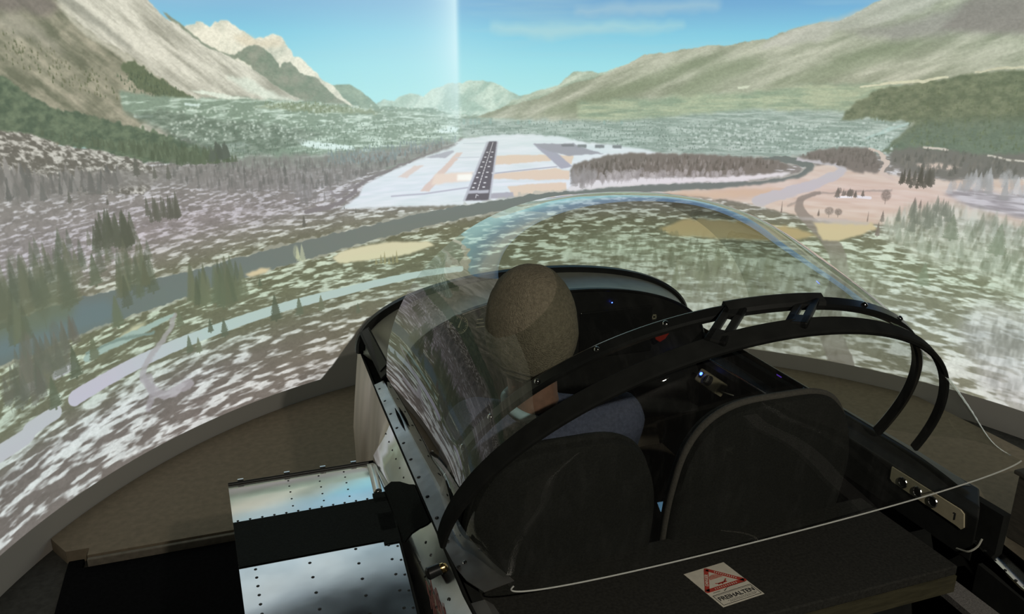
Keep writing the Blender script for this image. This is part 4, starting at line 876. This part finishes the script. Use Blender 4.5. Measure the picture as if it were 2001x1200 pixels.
sub(cb, 'knob_pointer', prism(B(), [(-.0285, -.004, -.012), (-.0285, -.014, -.009), (-.0285, -.010, .016), (-.0285, -.002, .014)], (-.003, 0, 0)), M['chrome'])
sub(cb, 'lead', tube(B(), crom([(0, -.06, -.005), (.003, -.09, 0), (.007, -.115, .006)], 5), .002, 6), M['cable'])
ckp('violet_indicator', box(B(), (1.49, 1.852, 1.062), (.014, .022, .008)), M['ledv'])
# warning sticker on the deck
st = ckp('warning_sticker', prism(B(), [(.783, 1.205, .9684), (.884, 1.214, .9684), (.904, 1.099, .9684), (.803, 1.090, .9684)], (0, 0, .0004)), M['paper'], label='white sticker with a red danger triangle, reading FREIHALTEN')
SO = Vector((.783, 1.205, .969)); SU = Vector((.101, .009, 0)); SV = Vector((.020, -.115, 0))
def sp3(u, v, h=0): return SO + SU * u + SV * v + Vector((0, 0, h))
def seg2(bm, a, b, w):
    d = sp3(*b) - sp3(*a); n = Vector((-d.y, d.x, 0)).normalized() * w / 2
    prism(bm, [sp3(*a) + n, sp3(*b) + n, sp3(*b) - n, sp3(*a) - n], (0, 0, .0003))
T = [(.50, .06), (.96, .56), (.05, .56)]
bm = B()
for i in range(3): seg2(bm, T[i], T[(i + 1) % 3], .0095)
for t in T: cyl(bm, sp3(*t), sp3(*t, .0003), .0048, None, 12)
sub(st, 'triangle', bm, M['redink'], label='red warning triangle')
rz = math.atan2(SU.y, SU.x)
ang = lambda a, b: math.atan2((sp3(*b) - sp3(*a)).y, (sp3(*b) - sp3(*a)).x)
mw = lambda u, v, a, h=.00045: Matrix.Translation(sp3(u, v, h)) @ Matrix.Rotation(a, 4, 'Z')
font('lettering', 'DANGER', .0095, M['paper'], st, mw(.275, .31, ang(T[2], T[0])), .0002)
bm = B(); random.seed(3)
for (a, b) in ((T[0], T[1]), (T[1], T[2])):                # the two other sides carry print too small to read
    for k in range(11):
        t = .22 + .56 * k / 10; p = (a[0] + (b[0] - a[0]) * t, a[1] + (b[1] - a[1]) * t)
        d = (sp3(*b) - sp3(*a)).normalized(); n = Vector((-d.y, d.x, 0)); c_ = sp3(*p, .0003)
        prism(bm, [c_ + d * .0012 + n * .002, c_ + d * .0012 - n * .002, c_ - d * .0006 - n * .002, c_ - d * .0006 + n * .002], (0, 0, .0002))
sub(st, 'small_print', bm, M['paper'], kind='stuff')
bm = B()                                                  # a parachute over a small lying figure
prism(bm, [sp3(.5 + .15 * math.cos(R(t)), .33 - .11 * math.sin(R(t))) for t in range(0, 181, 15)], (0, 0, .0003))
sub(st, 'parachute', bm, M['inkred2'])
bm = B(); seg2(bm, (.40, .47), (.62, .46), .004); seg2(bm, (.44, .47), (.36, .44), .002); seg2(bm, (.56, .46), (.66, .40), .0022); seg2(bm, (.52, .47), (.48, .50), .002)
sub(st, 'figure', bm, M['redink'])
bm = B()
for a, b in (((.05, .70), (.96, .70)), ((.96, .70), (.96, .965)), ((.96, .965), (.05, .965)), ((.05, .965), (.05, .70))): seg2(bm, a, b, .0011)
seg2(bm, (.06, .725), (.95, .725), .0004); seg2(bm, (.12, .64), (.28, .64), .0010); seg2(bm, (.42, .64), (.50, .60), .0009); seg2(bm, (.50, .60), (.94, .60), .0009); seg2(bm, (.36, .665), (.42, .64), .0012)
for k in range(16): seg2(bm, (.22 + .045 * k, .895), (.25 + .045 * k, .895), .0009); seg2(bm, (.25 + .04 * k, .925), (.275 + .04 * k, .925), .0012)
sub(st, 'frame', bm, M['ink'])
font('lettering', 'FREIHALTEN', .0155, M['ink'], st, mw(.505, .82, rz), .0003)

# ---------------------------------------------------------------- canopy
cn = thing('canopy', 'clear plexiglass bubble canopy with black hoops over the cockpit', 'canopy', (CX0, 1.6, 1.08))
def at_cn(o): o.location = (-CX0, -1.6, -1.08); return o
def cnp(name, bm, m, **k): return at_cn(obj(name, bm, m, cn, **k))
rings = [((.390, 1.142, 1.081), (1.520, 1.086, 1.164), (.900, 1.122, 1.078), 2.26),
         ((.372, 1.175, 1.086), (1.509, 1.141, 1.170), (.900, 1.104, 1.200), 2.25),
         ((.352, 1.220, 1.090), (1.494, 1.212, 1.159), (.890, 1.085, 1.360), 2.2),
         ((.325, 1.293, 1.097), (1.474, 1.301, 1.130), (.875, 1.092, 1.486), 2.15),
         ((.334, 1.476, 1.090), (1.451, 1.411, 1.101), (.876, 1.175, 1.579), 2.13),
         ((.332, 1.580, 1.094), (1.440, 1.530, 1.090), (.880, 1.345, 1.642), 2.12),
         ((.330, 1.750, 1.094), (1.430, 1.664, 1.090), (.880, 1.545, 1.682), 2.14),
         ((.328, 1.900, 1.092), (1.427, 1.801, 1.090), (.880, 1.753, 1.670), 2.17),
         ((.325, 2.040, 1.090), (1.427, 1.935, 1.090), (.880, 1.976, 1.630), 2.18)]
ctl = [np.array([*a, *b, *c, n]) for a, b, c, n in rings]
fine = crom(ctl, 6)
bulges = np.interp(np.arange(len(fine)), [0, 6, 18, 30, 48], [0, .0, .015, .02, .02])
rows = [arch(v[0:3], v[3:6], v[6:9], v[9], 72, bu) for v, bu in zip(fine, bulges)]
bm = B(); loft(bm, rows)
cnp('bubble', bm, M['plexi'], smooth=True, label='transparent plexiglass bubble')
cnp('rear_edge', tube(B(), rows[0], .0016, 6), mat('plexiglass_edge', (.55, .57, .54), .3), label='pale cut edge of the plexiglass')
# skirt along the left and right rail
def skirt(s):
    bm = B(); r_ = []
    for y in np.linspace(1.14, 2.12, 26):
        wi = np.interp(y, [1.14, 1.19, 1.24, 1.32, 1.7, 2.12], [.093, .076, .062, .049, .037, .030]) * (1 if s < 0 else .6)
        x0 = CX0 + s * np.interp(y, [1.14, 1.2, 1.3, 2.0], [.572, .580, .586, .586]); x1 = CX0 + s * (.588 - wi)
        if y < 1.19 and s < 0: x0 = min(x0 + (1.19 - y) * .4, x1 - .004)
        r_.append([(x0, y, 1.084), (x1, y, 1.094)])
    loft(bm, r_); o = cnp('skirt', bm, M['alu_dull'] if s < 0 else M['black'], label='aluminium skirt along the canopy rail' if s < 0 else 'black skirt along the right canopy rail'); solid(o, .002, 0); return o
sl = skirt(-1); skirt(1)
bm = B()
for y in np.linspace(1.22, 2.08, 11): dome(bm, (CX0 - .589 + .012, y, 1.0875), (-.2, 0, 1), .0045, .4)
sub(sl, 'bolt_row', bm, M['black'], kind='stuff')
sub(sl, 'slot', tube(B(), [(.322, y, 1.0965) for y in (1.80, 1.84, 1.88, 1.92)], [.001, .004, .004, .001], 8), M['black_matt'])
# hoops
fh = arch((.345, 1.476, 1.091), (1.441, 1.406, 1.095), (CX0 + .008, 1.150, 1.559), 2.138, 80)
rh = arch((.294, 1.293, 1.100), (1.445, 1.293, 1.105), (.87, 1.057, 1.548), 1.973, 80)
def sides(ar):
    c0 = Vector(ar[0] + ar[-1]) / 2; top = Vector(ar[len(ar) // 2]); inpl = (top - c0).normalized(); ax = Vector(ar[-1] - ar[0]).normalized()
    return [ax.cross(inpl)] * len(ar)
hf = cnp('front_hoop', tube(B(), fh, 0, flat=(.026, .016, sides(fh))), M['black_gloss'], smooth=True, auto=30, label='black front hoop with bright bolt heads')
hr = cnp('rear_hoop', tube(B(), rh, 0, flat=([float(np.interp(i, [0, 10, 45, 62, 80], [.034, .040, .038, .024, .020])) for i in range(81)], .012, sides(rh))), M['black_matt'], smooth=True, auto=30, label='broad matt black rear hoop')
n_f = (Vector(fh[40]) - Vector((CX0, 1.44, 1.09))).normalized()
for i in (3, 8, 13, 19, 25, 31, 37, 43, 49, 55):
    p = Vector(fh[i]); ctr = Vector((CX0, 1.42, 1.15)); nr = (p - ctr).normalized(); b_ = B()
    dome(b_, p + nr * .009, nr, .0062, .75, 10); sub(hf, 'bolt_head', b_, M['chrome'], smooth=True)
# grab plate and the two slotted arms that tie the hoops together
i0, i1 = 36, 44
bm = B(); tube(bm, [tuple(Vector(p) + (Vector(p) - Vector((CX0, 1.42, 1.1)))  .normalized() * .006) for p in fh[i0:i1 + 1]], 0, flat=(.032, .022, sides(fh)[i0:i1 + 1]))
gp = cnp('grab_plate', bm, M['black'], smooth=True, auto=30, label='thicker black plate on the front hoop')
for ia, ib in ((37, 33), (43, 40)):
    a, b_ = Vector(fh[ia]), Vector(rh[ib]); d = (b_ - a); L_ = d.length; d.normalize(); side = Vector((1, 0, .1)); side = (side - d * side.dot(d)).normalized(); up = d.cross(side); w = .019
    bm = B()
    for s in (-1, 1): prism(bm, [a + side * s * w, a + side * s * w * .24, b_ + side * s * w * .24, b_ + side * s * w], up * .012)
    prism(bm, [a - side * w, a + side * w, a + side * w + d * L_ * .30, a - side * w + d * L_ * .30], up * .012)
    prism(bm, [b_ - side * w, b_ + side * w, b_ + side * w - d * L_ * .30, b_ - side * w - d * L_ * .30], up * .012)
    sub(gp, 'slotted_arm', bm, M['black'], bevel=.003)

# ---------------------------------------------------------------- seats
def seat(x, w, h, label, pale=True):
    """a bucket seat: shell with a rounded back that leans on the bulkhead, cushion, edge roll"""
    t = thing('pilot_seat', label, 'seat', (x, 1.42, .56), 'seats side by side in the cockpit')
    lean = lambda z: -.135 - .02 * math.sin((z - .15) * 3) + .12 * max(0, .55 - z)
    n = 40; outline = []
    for i in range(n + 1):
        a = math.pi * i / n; c, s = math.cos(a), math.sin(a)
        outline.append((-w * math.copysign(abs(c) ** .62, c), h - .30 + .30 * s ** .75))
    outline = [(-w * .93, .10), (-w * .98, .25)] + outline + [(w * .98, .25), (w * .93, .10)]
    bm = B(); rws = []
    for dy, sc in ((0, .93), (.006, .985), (.025, 1.0), (.05, 1.0), (.062, .975)):
        rws.append([(px * sc, lean(pz) - .005 + dy + .035 * (abs(px) / w) ** 2, .10 + (pz - .10) * (1 - (1 - sc) * .5)) for px, pz in outline])
    V = loft(bm, rws)
    for r0 in (V[0], V[-1]): bm.faces.new(r0)
    bmesh.ops.triangulate(bm, faces=[f for f in bm.faces if len(f.verts) > 6])
    sub(t, 'backrest', bm, M['seat'], smooth=True, auto=50)
    sub(t, 'seat_edge', tube(B(), [(px * (1.0 if pale else .968), lean(pz) + .024 + .035 * (abs(px) / w) ** 2, pz) for px, pz in outline], .0085, 8), M['seat_edge' if pale else 'seat'], smooth=True, label='backrest edge, painted grey as if lit' if pale else 'black edge round the backrest')
    bm = box(B(), (0, .19, .115), (w * 1.9, .46, .12)); sub(t, 'cushion', bm, M['seat'], bevel=.035)
    for s in (-1, 1): sub(t, 'seat_rail', box(B(), (s * w * .7, .16, .028), (.03, .40, .055)), M['black'])
    return t
seat(.556, .213, .712, 'black bucket seat with the pilot sitting in it', False)
seat(1.042, .227, .738, 'empty black bucket seat on the right, its edge painted grey as if lit')

# ---------------------------------------------------------------- things in the tail behind the deck
t = thing('cable_plug', 'tan cable plug in the dark space behind the deck, further left', 'plug', (1.00, .98, .80), 'plugs behind the deck')
def plug(t, k):
    sub(t, 'body', cyl(cyl(B(), (0, 0, 0), (.03, .01, .02), .011, .012, 12), (.03, .01, .02), (.05, .016, .032), .008, .006, 12), M['pinkish'], smooth=True, auto=40)
    sub(t, 'lead', tube(B(), crom([(0, 0, 0), (-.03, -.01, -.03), (-.04, -.05, -.09), (-.02, -.09, -.17)], 5), .004, 6), M['black'])
plug(t, 0)
t2 = thing('cable_plug', 'tan cable plug beside the black hose in the space behind the deck', 'plug', (1.035, .985, .775), 'plugs behind the deck'); plug(t2, 1)
tag(obj('cable', tube(B(), crom([(1.02, 1.035, .885), (1.03, 1.01, .86), (1.04, .99, .845), (1.062, .93, .82), (1.09, .8, .66)], 6), .0032, 6), M['cable']), 'thin pale cable hanging down behind the deck', 'cable')
hs = thing('air_hose', 'black corrugated air hose end under the rear of the deck', 'hose', (1.115, .955, .79))
sub(hs, 'duct', (lambda b: [tube(b, [(.028 * math.cos(t), -.012 * k, .028 * math.sin(t) - .012 * k) for t in np.linspace(0, 2 * math.pi, 19)[:-1]], .005, 6, True) for k in range(7)] and b)(B()), M['black'], smooth=True)
sub(hs, 'clamp', tube(B(), [(.036 * math.cos(t), .006, .036 * math.sin(t)) for t in np.linspace(0, 2 * math.pi, 19)[:-1]], .004, 6, True), M['ply'], smooth=True)

# ---------------------------------------------------------------- the pilot
def skinned(chains):
    """a tapering body: balls of changing size along the joints, blended by a voxel remesh"""
    bm = B()
    for ch in chains:
        for (p, r), (q, s) in zip(ch, ch[1:]):
            p, q = Vector(p), Vector(q)
            n = max(2, int((q - p).length / .012))
            for i in range(n + 1):
                t = i / n; c = p.lerp(q, t); rr = r + (s - r) * t if not isinstance(r, tuple) else None
                if rr is not None: bmesh.ops.create_icosphere(bm, subdivisions=2, radius=rr, matrix=Matrix.Translation(c))
                else:
                    v = [a + (b - a) * t for a, b in zip(r, s)]
                    bmesh.ops.create_icosphere(bm, subdivisions=2, radius=1, matrix=Matrix.Translation(c) @ Matrix.Diagonal((*v, 1)))
    return bm
def fuse(name, bm, vox, m, parent, smooth_it=6, label=None):
    me = bpy.data.meshes.new(name); bm.to_mesh(me); bm.free()
    o = bpy.data.objects.new(name, me); COL.objects.link(o)
    rm = o.modifiers.new('r', 'REMESH'); rm.mode = 'VOXEL'; rm.voxel_size = vox
    sm = o.modifiers.new('s', 'SMOOTH'); sm.factor = .5; sm.iterations = smooth_it
    dg = bpy.context.evaluated_depsgraph_get(); me2 = bpy.data.meshes.new_from_object(o.evaluated_get(dg))
    bpy.data.objects.remove(o); me2.name = name
    me2.polygons.foreach_set('use_smooth', [True] * len(me2.polygons)); me2.materials.clear(); me2.materials.append(m)
    o = bpy.data.objects.new(name, me2); COL.objects.link(o); o.parent = parent
    if label: o['label'] = label
    return o
HX, HY, HZ = .536, 1.462, 1.452                                     # middle of the head
pil = thing('person', 'seated person in a grey knitted cap and blue pullover, seen from behind', 'person', (.57, 1.5, .70))
pv = Vector((.57, 1.5, .70))
def L3(*p): return tuple(Vector(p) - pv)
SHL, SHR = L3(.418, 1.475, 1.232), L3(.745, 1.475, 1.205)
EL, ER = L3(.408, 1.63, 1.00), L3(.785, 1.60, .985)
WL, WR = L3(.455, 1.84, .93), L3(.725, 1.83, .92)
HPL, HPR = L3(.49, 1.49, .80), L3(.66, 1.49, .80)
KL, KR = L3(.46, 1.90, .86), L3(.69, 1.90, .86)
AL, AR = L3(.47, 2.08, .64), L3(.67, 2.08, .64)
def hand(bm, wrist, s, fwd):
    """palm, four curled fingers of different length and a thumb"""
    w = Vector(wrist); f = Vector(fwd).normalized(); side = Vector((s, 0, 0)); side = (side - f * side.dot(f)).normalized(); dn = f.cross(side) * s
    if dn.z > 0: dn = -dn
    parts = []
    for k in range(4):
        b = w + f * .075 + side * (.030 - .020 * k); ln = (.036, .041, .039, .031)[k]
        parts.append([(w + f * .012 + side * (.016 - .011 * k), .017), (b, .0125)])
        p1 = b + f * ln * .75 + dn * ln * .35; p2 = p1 + f * ln * .15 + dn * ln * .75; p3 = p2 - f * ln * .45 + dn * ln * .35
        parts.append([(b, .0095), (p1, .0088), (p2, .0080), (p3, .0068)])
    tb = w + f * .028 + side * .028; t1 = tb + f * .030 + side * .020 + dn * .012; t2 = t1 + f * .028 - side * .006 + dn * .014
    parts.append([(w + f * .01 + side * .012, .016), (tb, .013), (t1, .0105), (t2, .0085)])
    return parts
ch = [[(L3(.573, 1.49, .80), (.135, .10, .09)), (L3(.573, 1.46, .95), (.13, .095, .09)), (L3(.575, 1.455, 1.10), (.155, .10, .09)), (L3(.577, 1.465, 1.185), (.13, .085, .06))]]
neck = [[(L3(.556, 1.455, 1.20), .060), (L3(.540, 1.452, 1.30), .054), (L3(HX, HY + .005, 1.385), .056)]]
arms = [[(L3(.50, 1.465, 1.215), .055), (SHL, .056), (EL, .041), (WL, .027)], [(L3(.65, 1.465, 1.20), .055), (SHR, .056), (ER, .041), (WR, .027)]]
legs = [[(HPL, .085), (KL, .056), (AL, .038)], [(HPR, .085), (KR, .056), (AR, .038)]]
feet = [[(AL, .037), (L3(.47, 2.15, .612), .032), (L3(.465, 2.16, .605), .030)], [(AR, .037), (L3(.67, 2.15, .612), .032), (L3(.675, 2.16, .605), .030)]]
bm = skinned(ch + neck + arms + legs + feet + hand(None, WL, 1, Vector((.10, 1, -.12))) + hand(None, WR, -1, Vector((-.10, 1, -.12))))
# head: an egg with brow, nose, cheeks, chin and ears
hb = bmesh.ops.create_icosphere(bm, subdivisions=5, radius=1)['verts']
for v in hb:
    d = v.co.normalized(); x, y, z = d.x, d.y, d.z
    r = Vector((x * .076, y * .098, z * .118))
    if z < 0: r.x *= 1 - .22 * (-z) ** 1.3; r.y *= 1 - .10 * (-z) * (y < 0)
    if y > 0:
        g = lambda cx, cz, sx, sz: math.exp(-((x - cx) / sx) ** 2 - ((z - cz) / sz) ** 2) * min(1, y * 2)
        r.y += .026 * g(0, -.22, .10, .17) + .006 * g(0, .2, .5, .12) - .012 * g(.36, .02, .16, .12) - .012 * g(-.36, .02, .16, .12) + .008 * g(0, -.52, .26, .07) + .012 * g(0, -.85, .28, .16)
    for s in (-1, 1):
        e = math.exp(-((y + .05) / .16) ** 2 - ((z + .08) / .26) ** 2) * max(0, s * x) ** 4; r.x += s * .016 * e; r.y -= .008 * e
    v.co = Vector(L3(HX, HY, HZ)) + Matrix.Rotation(R(8), 3, 'X').inverted() @ r
body = fuse('body', bm, .007, M['skin'], pil, 3)
for s in (-1, 1):
    e_ = sub(pil, 'eye', (lambda b: bmesh.ops.create_icosphere(b, subdivisions=2, radius=.012, matrix=Matrix.Translation(L3(HX + s * .030, HY + .079, HZ - .008))) and b)(B()), M['eye'], smooth=True)
    sub(e_, 'iris', (lambda b: bmesh.ops.create_icosphere(b, subdivisions=2, radius=.006, matrix=Matrix.Translation(L3(HX + s * .030, HY + .0866, HZ - .009))) and b)(B()), M['iris'], smooth=True)
sub(pil, 'mouth', tube(B(), [L3(HX + .022 * t, HY + .094 - .008 * t * t, HZ - .069) for t in np.linspace(-1, 1, 9)], [.001, .0026, .0036, .004, .0042, .004, .0036, .0026, .001], 6), M['lip'], smooth=True)
# pullover and trousers follow the body a little further out
grow = lambda chs, d: [[(p, tuple(c + d for c in r) if isinstance(r, tuple) else r + d) for p, r in c_] for c_ in chs]
pu = grow(ch, .014) + [[(L3(.558, 1.455, 1.20), .082), (L3(.548, 1.453, 1.245), .070)]] + grow([[a[0], a[1], a[2], (tuple(Vector(a[3][0]) * .94 + Vector(a[2][0]) * .06), .031)] for a in arms], .015)
# trapezius slopes from the neck to the shoulders
pu += [[(L3(.525, 1.452, 1.262), .040), (L3(.47, 1.46, 1.235), .046), (SHL, .070)], [(L3(.575, 1.452, 1.262), .042), (L3(.68, 1.458, 1.225), .050), (SHR, .070)]]
fuse('pullover', skinned(pu), .008, M['pullover'], pil, 5)
tr_ = grow([[(L3(.573, 1.49, .80), (.135, .10, .085)), (L3(.573, 1.49, .82), (.135, .10, .085))]], .018) + grow([[l[0], l[1], (tuple(Vector(l[2][0]) * .93 + Vector(l[1][0]) * .07), .042)] for l in legs], .012)
fuse('trousers', skinned(tr_), .009, M['trousers'], pil, 5)
for a, x in ((AL, .467), (AR, .673)): fuse('shoe', skinned([[(Vector(a) + Vector((0, .0, -.03)), .044), (L3(x, 2.15, .604), .040), (L3(x, 2.165, .600), .036)]]), .008, M['black'], pil, 3)
sub(pil, 'shirt_collar', tube(B(), [L3(.544 + .064 * math.cos(t), 1.452 + .064 * math.sin(t), 1.282 + .012 * math.sin(t) - .010 * math.cos(t)) for t in np.linspace(0, 2 * math.pi, 33)[:-1]], .011, 8, True), M['shirt'], smooth=True, label='pale blue shirt collar')
# knitted cap
def cap_pt(t, q, dr=1.):
    lo = -43 - 6 * max(0, -math.sin(t)) + 40 * max(0, math.sin(t))                                      # the rim: low on the nape, high on the forehead
    el = R(lo + (90 - lo) * q); ce = max(0, math.cos(el)) ** .86
    low = 1 - .03 * max(0, -math.sin(el)) ** 1.3
    p = Vector((.0900 * ce * math.cos(t) * low, (.107 if math.sin(t) > 0 else .108) * ce * math.sin(t) * (1 - .05 * max(0, -math.sin(el))), .124 * math.sin(el))) * dr
    p *= 1 + (mnoise.noise(p * 22) * .0035 + mnoise.noise(p * 60) * .0012) / .1
    return Vector(L3(HX, HY - .004, HZ + .004)) + p
bm = B(); V = loft(bm, [[cap_pt(2 * math.pi * j / 56, k / 26) for j in range(56)] for k in range(27)], True); bmesh.ops.remove_doubles(bm, verts=bm.verts, dist=.0004)
cap = sub(pil, 'knitted_cap', bm, M['wool'], smooth=True, label='grey beige knitted cap'); solid(cap, .005, 1)
bm = B()
for q, dr in ((.0, 1.0), (.055, 1.018), (.11, 1.012)): tube(bm, [cap_pt(2 * math.pi * j / 56, q, dr) for j in range(56)], .0058, 6, True)
sub(cap, 'rolled_hem', bm, M['wool_hem'], smooth=True)
kb = thing('map_board', 'small brown board on the left thigh of the pilot', 'board', (.50, 1.80, .968))
bd = sub(kb, 'board', box(B(), (0, 0, 0), (.13, .19, .008), Euler((R(12), 0, R(4)))), M['board'], bevel=.004)
sub(kb, 'clip', box(B(), (0, .078, .022), (.05, .018, .008), Euler((R(12), 0, R(4)))), M['alu_edge'])

for o in list(bpy.data.objects):                                    # nothing is left without a home
    if o.users_collection == (): COL.objects.link(o)
